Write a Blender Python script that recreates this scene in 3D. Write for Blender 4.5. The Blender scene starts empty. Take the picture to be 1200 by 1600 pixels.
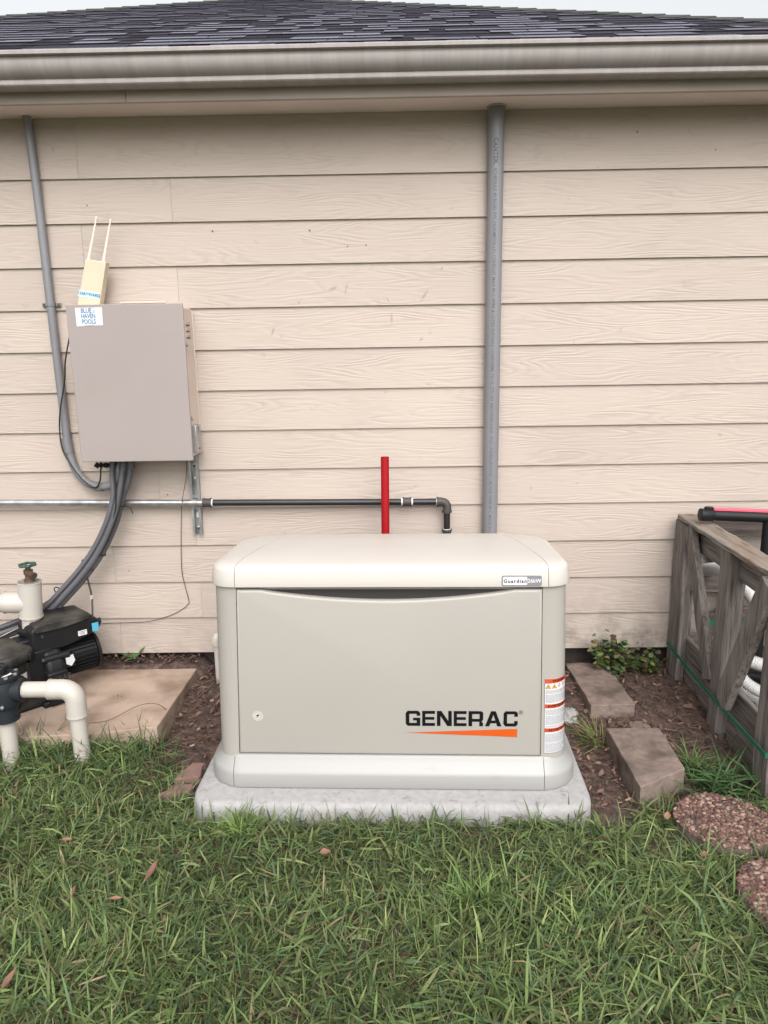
import bpy, bmesh, math, random
import numpy as np
from mathutils import Vector, Matrix, Euler, noise
random.seed(7); rng = np.random.default_rng(11)
S = bpy.context.scene
COL = S.collection
R_ = math.radians

# ---------------------------------------------------------------- camera, sky, sun, exposure
CAM = Vector((0, -3.333, 1.58))
PITCH, YAW, ROLL, FPX = 0.2156405, -0.01119011, -0.01566116, 1150.0
_f = Vector((math.sin(YAW)*math.cos(PITCH), math.cos(YAW)*math.cos(PITCH), -math.sin(PITCH)))
_r = Vector((math.cos(YAW), -math.sin(YAW), 0)); _u = _r.cross(_f)
_r2 = _r*math.cos(ROLL)+_u*math.sin(ROLL); _u2 = -_r*math.sin(ROLL)+_u*math.cos(ROLL)
cd = bpy.data.cameras.new('camera'); cam = bpy.data.objects.new('camera', cd); COL.objects.link(cam)
cam.matrix_world = Matrix(((_r2.x, _u2.x, -_f.x, CAM.x), (_r2.y, _u2.y, -_f.y, CAM.y), (_r2.z, _u2.z, -_f.z, CAM.z), (0, 0, 0, 1)))
cd.sensor_fit = 'VERTICAL'; cd.sensor_height = 24; cd.lens = FPX/1600*24
cd.clip_start = 0.05; cd.clip_end = 2000
S.camera = cam

SUN_EL, SUN_AZ = R_(44), R_(170)          # azimuth clockwise from +Y (north)
w = bpy.data.worlds.new('World'); S.world = w; w.use_nodes = True
nt = w.node_tree; bg = nt.nodes['Background']
sky = nt.nodes.new('ShaderNodeTexSky'); sky.sky_type = 'NISHITA'; sky.sun_disc = False
sky.sun_elevation = SUN_EL; sky.sun_rotation = SUN_AZ; sky.air_density = 1.6; sky.dust_density = 6; sky.ozone_density = 1
hs = nt.nodes.new('ShaderNodeHueSaturation'); hs.inputs['Saturation'].default_value = 0.12
nt.links.new(sky.outputs[0], hs.inputs['Color']); nt.links.new(hs.outputs[0], bg.inputs[0])
bg.inputs[1].default_value = 0.15
sd = bpy.data.lights.new('sun', 'SUN'); sun = bpy.data.objects.new('sun', sd); COL.objects.link(sun)
sd.energy = 0.5; sd.angle = R_(75); sd.color = (1, 0.95, 0.9)
_sdir = Vector((math.sin(SUN_AZ)*math.cos(SUN_EL), math.cos(SUN_AZ)*math.cos(SUN_EL), math.sin(SUN_EL)))
sun.rotation_euler = _sdir.to_track_quat('Z', 'Y').to_euler(); sun.location = (0, -5, 8)
S.view_settings.view_transform = 'Standard'; S.view_settings.look = 'None'
S.view_settings.gamma = 1; S.view_settings.use_curve_mapping = False
S.view_settings.exposure = 0.80
S.render.engine = 'CYCLES'

# ---------------------------------------------------------------- helpers
def ray(px, py):
    d = _f+_r2*((px-600)/FPX)-_u2*((py-800)/FPX); return d
def P(px, py, Y):                          # a point of the place at known distance Y from the wall
    d = ray(px, py); return CAM+d*((Y-CAM.y)/d.y)
def PX(px, py, X):
    d = ray(px, py); return CAM+d*((X-CAM.x)/d.x)
def PZ(px, py, Z):
    d = ray(px, py); return CAM+d*((Z-CAM.z)/d.z)

_names = {}
def finish(me, smooth=35):
    if smooth:
        me.polygons.foreach_set('use_smooth', [True]*len(me.polygons))
        try: me.set_sharp_from_angle(angle=R_(smooth))
        except Exception: pass
    me.update()
def obj(name, me, m=None, parent=None, smooth=35, bevel=0, seg=2, kind=None):
    if isinstance(me, bmesh.types.BMesh):
        b = me; bmesh.ops.recalc_face_normals(b, faces=b.faces); me = bpy.data.meshes.new(name); b.to_mesh(me); b.free()
        finish(me, smooth)
    o = bpy.data.objects.new(name, me); COL.objects.link(o)
    if m is not None and not me.materials: me.materials.append(m)
    if parent is not None: o.parent = parent
    if bevel:
        md = o.modifiers.new('bevel', 'BEVEL'); md.width = bevel; md.segments = seg; md.limit_method = 'ANGLE'; md.angle_limit = R_(40); md.harden_normals = False
    if kind: o['kind'] = kind
    return o
def tag(o, label=None, cat=None, group=None, kind=None):
    if label: o['label'] = label
    if cat: o['category'] = cat
    if group: o['group'] = group
    if kind: o['kind'] = kind
    return o
def empty(name, loc, label=None, cat=None, group=None, rz=0):
    o = bpy.data.objects.new(name, None); COL.objects.link(o); o.location = loc; o.rotation_euler = (0, 0, rz)
    o.empty_display_size = 0.1
    return tag(o, label, cat, group)
def keep(o, parent):                      # parent while keeping the world placement (parents carry only location / z rotation)
    o.parent = parent
    M = Matrix.Translation(parent.location) @ Euler(parent.rotation_euler).to_matrix().to_4x4()
    o.matrix_parent_inverse = M.inverted(); return o
def BM(): return bmesh.new()
def box(b, c, s, M=None, rot=None):
    T = Matrix.Translation(c)
    if rot is not None: T = T @ Euler(rot).to_matrix().to_4x4()
    if M is not None: T = M @ T
    r = bmesh.ops.create_cube(b, size=1, matrix=T @ Matrix.Diagonal((s[0], s[1], s[2], 1))); return r['verts']
def beam(b, p0, p1, wdt, thk, nrm=(0, 0, 1), M=None):   # board from p0 to p1: width across, thickness along nrm
    p0, p1 = Vector(p0), Vector(p1); d = (p1-p0); L = d.length; d.normalize()
    n = Vector(nrm); n = (n-d*n.dot(d)).normalized(); s = n.cross(d)
    Mx = Matrix(((d.x, s.x, n.x), (d.y, s.y, n.y), (d.z, s.z, n.z))).to_4x4(); T = Matrix.Translation((p0+p1)/2) @ Mx
    if M is not None: T = M @ T
    return bmesh.ops.create_cube(b, size=1, matrix=T @ Matrix.Diagonal((L, wdt, thk, 1)))['verts']
def smooth_path(pts, n=8):
    pts = [Vector(p) for p in pts]
    if len(pts) < 3: return pts
    out = []
    q = [pts[0]*2-pts[1]]+pts+[pts[-1]*2-pts[-2]]
    for i in range(1, len(q)-2):
        for k in range(n):
            t = k/n; a, b_, c, d = q[i-1], q[i], q[i+1], q[i+2]
            out.append(0.5*((2*b_)+(-a+c)*t+(2*a-5*b_+4*c-d)*t*t+(-a+3*b_-3*c+d)*t**3))
    out.append(pts[-1]); return out
def resample(pts, step):
    out = [pts[0]]; acc = 0
    for a, b_ in zip(pts, pts[1:]):
        L = (b_-a).length
        if L < 1e-9: continue
        t = step-acc
        while t <= L: out.append(a.lerp(b_, t/L)); t += step
        acc = L-(t-step)
    return out
def tube(b, pts, r, seg=12, cap=True):
    pts = [Vector(p) for p in pts]; n = len(pts)
    rr = r if hasattr(r, '__len__') else [r]*n
    T = [(pts[min(i+1, n-1)]-pts[max(i-1, 0)]).normalized() for i in range(n)]
    a = Vector((0, 0, 1)) if abs(T[0].z) < .9 else Vector((1, 0, 0))
    N = T[0].cross(a).normalized(); rings = []
    for i in range(n):
        N = (N-T[i]*N.dot(T[i])).normalized(); B = T[i].cross(N)
        rings.append([b.verts.new(pts[i]+(N*math.cos(2*math.pi*k/seg)+B*math.sin(2*math.pi*k/seg))*rr[i]) for k in range(seg)])
    for i in range(n-1):
        for k in range(seg):
            b.faces.new((rings[i][k], rings[i][(k+1) % seg], rings[i+1][(k+1) % seg], rings[i+1][k]))
    if cap: b.faces.new(rings[0][::-1]); b.faces.new(rings[-1])
    return rings
def ring(b, p, d, r, h, seg=20):            # a short collar centred on p along d
    p = Vector(p); d = Vector(d).normalized(); tube(b, [p-d*h/2, p+d*h/2], r, seg)
def loft(b, loops, cap0=True, cap1=True):
    rs = [[b.verts.new(p) for p in L] for L in loops]; n = len(rs[0])
    for i in range(len(rs)-1):
        for k in range(n): b.faces.new((rs[i][k], rs[i][(k+1) % n], rs[i+1][(k+1) % n], rs[i+1][k]))
    if cap0: b.faces.new(rs[0][::-1])
    if cap1: b.faces.new(rs[-1])
    return rs
def rrect(x0, x1, y0, y1, r, n=8):          # rounded rectangle, r = one radius or (front-left, front-right, back-right, back-left)
    r = r if hasattr(r, '__len__') else (r,)*4; P_ = []
    for (cx, cy, rad, a0) in ((x0+r[0], y0+r[0], r[0], 180), (x1-r[1], y0+r[1], r[1], 270), (x1-r[2], y1-r[2], r[2], 0), (x0+r[3], y1-r[3], r[3], 90)):
        for k in range(n+1):
            a = R_(a0+90*k/n); P_.append((cx+rad*math.cos(a), cy+rad*math.sin(a)))
    return P_
def prism(b, poly, z0, z1, M=None):          # poly in xy, extruded in z
    M = M or Matrix.Identity(4)
    lo = [b.verts.new(M @ Vector((x, y, z0))) for x, y in poly]; hi = [b.verts.new(M @ Vector((x, y, z1))) for x, y in poly]
    n = len(poly); b.faces.new(lo[::-1]); b.faces.new(hi)
    for k in range(n): b.faces.new((lo[k], lo[(k+1) % n], hi[(k+1) % n], hi[k]))
def lathe(b, prof, c=(0, 0, 0), seg=24, M=None):   # prof = [(r, z)...]
    M = M or Matrix.Identity(4); c = Vector(c); rings = []
    for r, z in prof: rings.append([b.verts.new(M @ (c+Vector((r*math.cos(2*math.pi*k/seg), r*math.sin(2*math.pi*k/seg), z)))) for k in range(seg)])
    for i in range(len(rings)-1):
        for k in range(seg): b.faces.new((rings[i][k], rings[i][(k+1) % seg], rings[i+1][(k+1) % seg], rings[i+1][k]))
    if prof[0][0] > 1e-5: b.faces.new(rings[0][::-1])
    if prof[-1][0] > 1e-5: b.faces.new(rings[-1])
def text_mesh(txt, size, align='CENTER', spacing=1.0, xs=1.0, off=0.0):
    c = bpy.data.curves.new('lettering', 'FONT'); c.body = txt; c.size = size; c.align_x = align; c.align_y = 'CENTER'; c.space_character = spacing
    c.resolution_u = 2; c.offset = off
    o = bpy.data.objects.new('lettering_tmp', c); COL.objects.link(o)
    dg = bpy.context.evaluated_depsgraph_get(); me = bpy.data.meshes.new_from_object(o.evaluated_get(dg))
    bpy.data.objects.remove(o); bpy.data.curves.remove(c)
    for v in me.vertices: v.co.x *= xs
    return me
def add_mesh(b, me, fn):                     # append mesh to bmesh through a point function
    vs = [b.verts.new(fn(v.co)) for v in me.vertices]
    for p in me.polygons:
        try: b.faces.new([vs[i] for i in p.vertices])
        except ValueError: pass
    bpy.data.meshes.remove(me)

# ---------------------------------------------------------------- materials
def mat(name, col, rough=0.6, var=0.08, vscale=6, bump=0.0, bscale=40, metal=0, col2=None, c2scale=3, c2lo=.5, c2hi=.7, spec=0.5, stretch=(1, 1, 1), objrand=0.0, detail=6, coat=0):
    m = bpy.data.materials.new(name); m.use_nodes = True; n = m.node_tree; L = n.links; B = n.nodes['Principled BSDF']
    tc = n.nodes.new('ShaderNodeTexCoord'); mp = n.nodes.new('ShaderNodeMapping'); mp.inputs['Scale'].default_value = stretch
    oi = n.nodes.new('ShaderNodeObjectInfo')
    add = n.nodes.new('ShaderNodeVectorMath'); add.operation = 'ADD'
    sc = n.nodes.new('ShaderNodeVectorMath'); sc.operation = 'SCALE'; sc.inputs[3].default_value = 37.0
    cmb = n.nodes.new('ShaderNodeCombineXYZ')
    for i in range(3): L.new(oi.outputs['Random'], cmb.inputs[i])
    L.new(cmb.outputs[0], sc.inputs[0]); L.new(tc.outputs['Object'], mp.inputs[0]); L.new(mp.outputs[0], add.inputs[0]); L.new(sc.outputs[0], add.inputs[1])
    nz = n.nodes.new('ShaderNodeTexNoise'); nz.inputs['Scale'].default_value = vscale; nz.inputs['Detail'].default_value = detail
    L.new(add.outputs[0], nz.inputs['Vector'])
    rmp = n.nodes.new('ShaderNodeMapRange'); rmp.inputs[1].default_value = .3; rmp.inputs[2].default_value = .7; rmp.inputs[3].default_value = 1-var; rmp.inputs[4].default_value = 1+var
    L.new(nz.outputs[0], rmp.inputs[0])
    mul = n.nodes.new('ShaderNodeVectorMath'); mul.operation = 'SCALE'; mul.inputs[0].default_value = col
    L.new(rmp.outputs[0], mul.inputs[3]); out = mul.outputs[0]
    if col2:
        n2 = n.nodes.new('ShaderNodeTexNoise'); n2.inputs['Scale'].default_value = c2scale; n2.inputs['Detail'].default_value = 5; L.new(add.outputs[0], n2.inputs['Vector'])
        r2 = n.nodes.new('ShaderNodeMapRange'); r2.inputs[1].default_value = c2lo; r2.inputs[2].default_value = c2hi; L.new(n2.outputs[0], r2.inputs[0])
        mx = n.nodes.new('ShaderNodeMix'); mx.data_type = 'RGBA'; L.new(r2.outputs[0], mx.inputs[0]); L.new(out, mx.inputs[6]); mx.inputs[7].default_value = (*col2, 1); out = mx.outputs[2]
    if objrand:
        rr = n.nodes.new('ShaderNodeMapRange'); rr.inputs[3].default_value = 1-objrand; rr.inputs[4].default_value = 1+objrand; L.new(oi.outputs['Random'], rr.inputs[0])
        m3 = n.nodes.new('ShaderNodeVectorMath'); m3.operation = 'SCALE'; L.new(out, m3.inputs[0]); L.new(rr.outputs[0], m3.inputs[3]); out = m3.outputs[0]
    L.new(out, B.inputs['Base Color'])
    B.inputs['Roughness'].default_value = rough; B.inputs['Metallic'].default_value = metal; B.inputs['Specular IOR Level'].default_value = spec
    if coat: B.inputs['Coat Weight'].default_value = coat; B.inputs['Coat Roughness'].default_value = .15
    if bump:
        nb = n.nodes.new('ShaderNodeTexNoise'); nb.inputs['Scale'].default_value = bscale; nb.inputs['Detail'].default_value = 5; L.new(add.outputs[0], nb.inputs['Vector'])
        bp = n.nodes.new('ShaderNodeBump'); bp.inputs['Strength'].default_value = bump; bp.inputs['Distance'].default_value = 0.004; L.new(nb.outputs[0], bp.inputs['Height']); L.new(bp.outputs[0], B.inputs['Normal'])
    m['_out'] = 1
    return m

def siding_mat():
    m = mat('painted_siding', (.405, .342, .300), .62, .05, 1.6, objrand=.025)
    n = m.node_tree; L = n.links; B = n.nodes['Principled BSDF']
    tc = n.nodes.new('ShaderNodeTexCoord'); oi = n.nodes.new('ShaderNodeObjectInfo')
    geo = n.nodes.new('ShaderNodeNewGeometry')
    cmb = n.nodes.new('ShaderNodeCombineXYZ'); ml = n.nodes.new('ShaderNodeMath'); ml.operation = 'MULTIPLY'; ml.inputs[1].default_value = 91
    L.new(oi.outputs['Random'], ml.inputs[0]); L.new(ml.outputs[0], cmb.inputs[0]); L.new(ml.outputs[0], cmb.inputs[2])
    ad = n.nodes.new('ShaderNodeVectorMath'); L.new(tc.outputs['Object'], ad.inputs[0]); L.new(cmb.outputs[0], ad.inputs[1])
    mp = n.nodes.new('ShaderNodeMapping'); mp.inputs['Scale'].default_value = (.9, .4, 7); L.new(ad.outputs[0], mp.inputs[0])
    # cathedral grain: contour lines of a stretched noise field
    nz = n.nodes.new('ShaderNodeTexNoise'); nz.inputs['Scale'].default_value = 1.25; nz.inputs['Detail'].default_value = 2.5; nz.inputs['Roughness'].default_value = .45; L.new(mp.outputs[0], nz.inputs['Vector'])
    m1 = n.nodes.new('ShaderNodeMath'); m1.operation = 'MULTIPLY'; m1.inputs[1].default_value = 120; L.new(nz.outputs[0], m1.inputs[0])
    sn = n.nodes.new('ShaderNodeMath'); sn.operation = 'SINE'; L.new(m1.outputs[0], sn.inputs[0])
    mp2 = n.nodes.new('ShaderNodeMapping'); mp2.inputs['Scale'].default_value = (5, 1, 190); L.new(ad.outputs[0], mp2.inputs[0])
    nf = n.nodes.new('ShaderNodeTexNoise'); nf.inputs['Scale'].default_value = 1; nf.inputs['Detail'].default_value = 3; L.new(mp2.outputs[0], nf.inputs['Vector'])
    mk = n.nodes.new('ShaderNodeTexNoise'); mk.inputs['Scale'].default_value = 3.2; mk.inputs['Detail'].default_value = 2; 
    mp3 = n.nodes.new('ShaderNodeMapping'); mp3.inputs['Scale'].default_value = (1, 1, 3); L.new(ad.outputs[0], mp3.inputs[0]); L.new(mp3.outputs[0], mk.inputs['Vector'])
    mr = n.nodes.new('ShaderNodeMapRange'); mr.inputs[1].default_value = .38; mr.inputs[2].default_value = .62; mr.inputs[3].default_value = .12; L.new(mk.outputs[0], mr.inputs[0])
    mm = n.nodes.new('ShaderNodeMath'); mm.operation = 'MULTIPLY'; L.new(sn.outputs[0], mm.inputs[0]); L.new(mr.outputs[0], mm.inputs[1])
    m2 = n.nodes.new('ShaderNodeMath'); m2.operation = 'MULTIPLY'; m2.inputs[1].default_value = 3.0; L.new(nf.outputs[0], m2.inputs[0])
    sm = n.nodes.new('ShaderNodeMath'); L.new(mm.outputs[0], sm.inputs[0]); L.new(m2.outputs[0], sm.inputs[1])
    bp = n.nodes.new('ShaderNodeBump'); bp.inputs['Strength'].default_value = .36; bp.inputs['Distance'].default_value = .0013; L.new(sm.outputs[0], bp.inputs['Height']); L.new(bp.outputs[0], B.inputs['Normal'])
    # scuffs and, near the soil, green-black mildew
    sx = n.nodes.new('ShaderNodeSeparateXYZ'); L.new(geo.outputs['Position'], sx.inputs[0])
    zr = n.nodes.new('ShaderNodeMapRange'); zr.inputs[1].default_value = .50; zr.inputs[2].default_value = .15; L.new(sx.outputs[2], zr.inputs[0])
    dn = n.nodes.new('ShaderNodeTexNoise'); dn.inputs['Scale'].default_value = 7; dn.inputs['Detail'].default_value = 9; dn.inputs['Roughness'].default_value = .7; L.new(geo.outputs['Position'], dn.inputs['Vector'])
    dr = n.nodes.new('ShaderNodeMapRange'); dr.inputs[1].default_value = .44; dr.inputs[2].default_value = .72; L.new(dn.outputs[0], dr.inputs[0])
    xr = n.nodes.new('ShaderNodeMapRange'); xr.inputs[1].default_value = -.2; xr.inputs[2].default_value = .9; xr.inputs[3].default_value = .3; L.new(sx.outputs[0], xr.inputs[0])
    dm = n.nodes.new('ShaderNodeMath'); dm.operation = 'MULTIPLY'; L.new(zr.outputs[0], dm.inputs[0]); L.new(dr.outputs[0], dm.inputs[1])
    dm2 = n.nodes.new('ShaderNodeMath'); dm2.operation = 'MULTIPLY'; L.new(dm.outputs[0], dm2.inputs[0]); L.new(xr.outputs[0], dm2.inputs[1])
    sp = n.nodes.new('ShaderNodeTexNoise'); sp.inputs['Scale'].default_value = 13; sp.inputs['Detail'].default_value = 4; sp.inputs['Roughness'].default_value = .65; L.new(geo.outputs['Position'], sp.inputs['Vector'])
    spr = n.nodes.new('ShaderNodeMapRange'); spr.inputs[1].default_value = .66; spr.inputs[2].default_value = .78; spr.inputs[4].default_value = .55; L.new(sp.outputs[0], spr.inputs[0])
    src = B.inputs['Base Color'].links[0].from_socket
    mx = n.nodes.new('ShaderNodeMix'); mx.data_type = 'RGBA'; L.new(dm2.outputs[0], mx.inputs[0]); L.new(src, mx.inputs[6]); mx.inputs[7].default_value = (.07, .062, .05, 1)
    mx2 = n.nodes.new('ShaderNodeMix'); mx2.data_type = 'RGBA'; L.new(spr.outputs[0], mx2.inputs[0]); L.new(mx.outputs[2], mx2.inputs[6]); mx2.inputs[7].default_value = (.23, .185, .155, 1)
    prev = mx2.outputs[2]
    for px, py, ang, la, lb in ((663, 462, 55, .030, .006), (606, 469, -60, .014, .003), (541, 452, 75, .022, .004), (612, 497, 90, .022, .005), (427, 518, 70, .022, .005), (658, 530, 40, .010, .006), (468, 473, 60, .008, .005), (102, 700, 65, .014, .004), (520, 452, 20, .02, .008), (690, 420, 60, .010, .004)):
        q = P(px, py, 0); c_, s_ = math.cos(R_(ang)), math.sin(R_(ang))
        sb = n.nodes.new('ShaderNodeVectorMath'); sb.operation = 'SUBTRACT'; L.new(geo.outputs['Position'], sb.inputs[0]); sb.inputs[1].default_value = (q.x, 0, q.z)
        d1 = n.nodes.new('ShaderNodeVectorMath'); d1.operation = 'DOT_PRODUCT'; L.new(sb.outputs[0], d1.inputs[0]); d1.inputs[1].default_value = (c_/la, 0, s_/la)
        d2 = n.nodes.new('ShaderNodeVectorMath'); d2.operation = 'DOT_PRODUCT'; L.new(sb.outputs[0], d2.inputs[0]); d2.inputs[1].default_value = (-s_/lb, 0, c_/lb)
        cx = n.nodes.new('ShaderNodeCombineXYZ'); L.new(d1.outputs['Value'], cx.inputs[0]); L.new(d2.outputs['Value'], cx.inputs[1])
        ln = n.nodes.new('ShaderNodeVectorMath'); ln.operation = 'LENGTH'; L.new(cx.outputs[0], ln.inputs[0])
        mr_ = n.nodes.new('ShaderNodeMapRange'); mr_.inputs[1].default_value = 1.3; mr_.inputs[2].default_value = .2; mr_.inputs[4].default_value = 1.3; L.new(ln.outputs['Value'], mr_.inputs[0])
        mu = n.nodes.new('ShaderNodeMath'); mu.operation = 'MULTIPLY'; L.new(mr_.outputs[0], mu.inputs[0]); L.new(nf.outputs[0], mu.inputs[1])
        mz = n.nodes.new('ShaderNodeMix'); mz.data_type = 'RGBA'; L.new(mu.outputs[0], mz.inputs[0]); L.new(prev, mz.inputs[6]); mz.inputs[7].default_value = (.21, .165, .135, 1); prev = mz.outputs[2]
    # grain pores hold a little dirt
    gr = n.nodes.new('ShaderNodeMapRange'); gr.inputs[1].default_value = -.2; gr.inputs[2].default_value = -1.0; gr.inputs[4].default_value = .16; L.new(mm.outputs[0], gr.inputs[0])
    mx3 = n.nodes.new('ShaderNodeMix'); mx3.data_type = 'RGBA'; L.new(gr.outputs[0], mx3.inputs[0]); L.new(prev, mx3.inputs[6]); mx3.inputs[7].default_value = (.25, .195, .16, 1)
    L.new(mx3.outputs[2], B.inputs['Base Color'])
    return m

def wood_mat(name, col, col2, axis):
    st = [14, 14, 14]; st[axis] = 1.1
    m = mat(name, col, .85, .28, 4, bump=.0, col2=col2, c2scale=2.2, c2lo=.45, c2hi=.72, stretch=tuple(st), objrand=.12)
    n = m.node_tree; L = n.links; B = n.nodes['Principled BSDF']
    tc = n.nodes.new('ShaderNodeTexCoord'); mp = n.nodes.new('ShaderNodeMapping'); s2 = [1, 1, 1]; s2[axis] = .05; mp.inputs['Scale'].default_value = s2; L.new(tc.outputs['Object'], mp.inputs[0])
    nz = n.nodes.new('ShaderNodeTexNoise'); nz.inputs['Scale'].default_value = 130; nz.inputs['Detail'].default_value = 5; L.new(mp.outputs[0], nz.inputs['Vector'])
    bp = n.nodes.new('ShaderNodeBump'); bp.inputs['Strength'].default_value = .9; bp.inputs['Distance'].default_value = .004; L.new(nz.outputs[0], bp.inputs['Height']); L.new(bp.outputs[0], B.inputs['Normal'])
    # dark checks along the grain
    src = B.inputs['Base Color'].links[0].from_socket
    rr = n.nodes.new('ShaderNodeMapRange'); rr.inputs[1].default_value = .46; rr.inputs[2].default_value = .33; rr.inputs[4].default_value = .75; L.new(nz.outputs[0], rr.inputs[0])
    mx = n.nodes.new('ShaderNodeMix'); mx.data_type = 'RGBA'; L.new(rr.outputs[0], mx.inputs[0]); L.new(src, mx.inputs[6]); mx.inputs[7].default_value = (.035, .025, .02, 1); L.new(mx.outputs[2], B.inputs['Base Color'])
    return m

def col_attr_mat(name, rough=.55, trans=.25, spec=.35):
    m = bpy.data.materials.new(name); m.use_nodes = True; n = m.node_tree; L = n.links; B = n.nodes['Principled BSDF']
    a = n.nodes.new('ShaderNodeAttribute'); a.attribute_name = 'tint'; L.new(a.outputs['Color'], B.inputs['Base Color'])
    B.inputs['Roughness'].default_value = rough; B.inputs['Specular IOR Level'].default_value = spec
    if trans:
        t = n.nodes.new('ShaderNodeBsdfTranslucent'); mx = n.nodes.new('ShaderNodeMixShader'); mx.inputs[0].default_value = trans
        L.new(a.outputs['Color'], t.inputs[0]); L.new(B.outputs[0], mx.inputs[1]); L.new(t.outputs[0], mx.inputs[2]); L.new(mx.outputs[0], n.nodes['Material Output'].inputs[0])
    return m

M = {}
M['siding'] = siding_mat()
M['trim'] = mat('painted_trim', (.74, .635, .60), .6, .05, 3, bump=.1, bscale=60)
M['fascia'] = mat('painted_fascia', (.36, .30, .27), .6, .08, 3, bump=.1, bscale=60)
M['gutter'] = mat('gutter_metal', (.31, .283, .275), .8, .07, 9, bump=.03, bscale=8, col2=(.26, .232, .223), c2scale=2, c2lo=.5, c2hi=.75, stretch=(6, 1, .6), spec=.2)
M['shl'] = mat('shingle_pale', (.150, .150, .182), 1, .25, 90, spec=0, bump=.8, bscale=260, objrand=.22)
M['shd'] = mat('shingle_dark', (.040, .038, .047), 1, .3, 90, spec=0, bump=.8, bscale=260, objrand=.3)
M['butt'] = mat('asphalt_edge', (.018, .017, .023), 1, .2, 60, spec=0)
M['cap'] = mat('shingle_cap', (.075, .08, .076), 1, .2, 90, spec=0, bump=.8, bscale=260, objrand=.15)
M['deck'] = mat('roof_felt', (.03, .03, .035), .95)
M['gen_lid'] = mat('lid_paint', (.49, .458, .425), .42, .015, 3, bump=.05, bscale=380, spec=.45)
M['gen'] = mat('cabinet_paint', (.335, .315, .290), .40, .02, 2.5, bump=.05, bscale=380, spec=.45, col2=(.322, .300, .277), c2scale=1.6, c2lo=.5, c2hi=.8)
M['gen_base'] = mat('base_paint', (.305, .30, .292), .42, .02, 3, bump=.04, bscale=300, col2=(.25, .235, .215), c2scale=9, c2lo=.66, c2hi=.8)
M['dark'] = mat('dark_recess', (.025, .022, .02), .8)
M['ink'] = mat('black_print', (.006, .006, .007), .8, spec=.1)
M['orange'] = mat('orange_print', (.50, .075, .006), .45, .02)
M['orange_red'] = mat('orange_red_print', (.45, .065, .02), .5, .1, 60)
M['yellow'] = mat('yellow_print', (.58, .36, .02), .5)
M['white_print'] = mat('white_print', (.60, .60, .62), .4, .03)
M['grey_print'] = mat('grey_print', (.055, .058, .065), .7, spec=.2)
M['badge'] = mat('badge_grey', (.17, .17, .185), .35)
M['sticker_grey'] = mat('sticker_ring', (.30, .29, .27), .5)
M['pad'] = mat('pad_composite', (.32, .312, .312), .9, .10, 40, bump=.55, bscale=190, spec=.25, col2=(.17, .15, .135), c2scale=30, c2lo=.60, c2hi=.78)
M['slab'] = mat('slab_concrete', (.375, .285, .225), .9, .14, 9, bump=.5, bscale=60, spec=.2, col2=(.20, .14, .105), c2scale=6, c2lo=.49, c2hi=.72)
M['block'] = mat('weathered_block', (.20, .152, .132), .95, .22, 34, bump=1.0, bscale=150, spec=.2, col2=(.10, .078, .064), c2scale=9, c2lo=.5, c2hi=.7, objrand=.05)
M['pvc'] = mat('white_pvc', (.43, .40, .365), .35, .04, 7, spec=.5, col2=(.34, .29, .235), c2scale=6, c2lo=.62, c2hi=.85)
M['gpvc'] = mat('grey_pvc', (.18, .18, .195), .45, .06, 4, stretch=(3, 3, .7), col2=(.205, .20, .215), c2scale=3)
M['flex'] = mat('grey_flex_conduit', (.085, .085, .095), .5, .1, 8)
M['bplast'] = mat('black_plastic', (.009, .009, .010), .5, .15, 20, bump=.12, bscale=260, spec=.3)
M['bplast2'] = mat('dusty_black_plastic', (.014, .0135, .0135), .55, .2, 10, bump=.1, bscale=160, spec=.3, col2=(.095, .085, .072), c2scale=6, c2lo=.42, c2hi=.75)
M['dgrey'] = mat('dark_grey_plastic', (.018, .021, .025), .55, .1, 10, spec=.2)
M['galv'] = mat('galvanised_steel', (.42, .43, .44), .38, .15, 25, metal=.75, col2=(.28, .28, .28), c2scale=18, c2lo=.45, c2hi=.7)
M['iron'] = mat('black_iron', (.02, .02, .021), .38, .2, 15, metal=.2)
M['castiron'] = mat('dull_iron_fitting', (.07, .062, .058), .6, .2, 40, metal=.4, bump=.2, bscale=100)
M['tape'] = mat('thread_tape', (.72, .72, .72), .5)
M['red'] = mat('red_paint', (.29, .003, .008), .55, .08, 12, spec=.25, bump=.05, bscale=60)
M['pink'] = mat('pink_plastic', (.72, .09, .14), .45, .05)
M['boxdoor'] = mat('enclosure_door', (.285, .245, .236), .42, .03, 2.2, bump=.04, bscale=300, col2=(.27, .232, .222), c2scale=1.6, c2lo=.5, c2hi=.7)
M['boxbody'] = mat('enclosure_body', (.55, .455, .395), .45, .04, 4)
M['cream'] = mat('cream_plastic', (.52, .46, .345), .42, .04, 8)
M['cream2'] = mat('pale_cream_plastic', (.68, .61, .53), .42, .03, 8)
M['blue'] = mat('blue_print', (.012, .13, .30), .5)
M['blue2'] = mat('light_blue_print', (.08, .36, .52), .5)
M['sky_print'] = mat('pale_blue_print', (.48, .66, .78), .5)
M['brass'] = mat('brass_valve', (.13, .085, .06), .5, .2, 30, metal=.5)
M['greenp'] = mat('green_painted_metal', (.02, .065, .045), .5, .3, 40)
M['strap'] = mat('green_strap', (.006, .115, .07), .55, .1, 30)
M['wood_v'] = wood_mat('weathered_wood_upright', (.18, .158, .146), (.085, .068, .062), 2)
M['wood_y'] = wood_mat('weathered_wood_rail', (.175, .153, .14), (.09, .073, .066), 1)
M['wood_x'] = wood_mat('weathered_wood_cross', (.13, .105, .095), (.07, .054, .047), 0)
M['wood_top'] = wood_mat('lichened_board', (.20, .182, .155), (.24, .115, .06), 1)
M['hose'] = mat('white_corrugated_hose', (.56, .55, .54), .45, .06, 10)
M['wire'] = mat('black_wire', (.012, .012, .013), .5)
M['thin'] = mat('brown_wire', (.05, .035, .028), .6)
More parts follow.
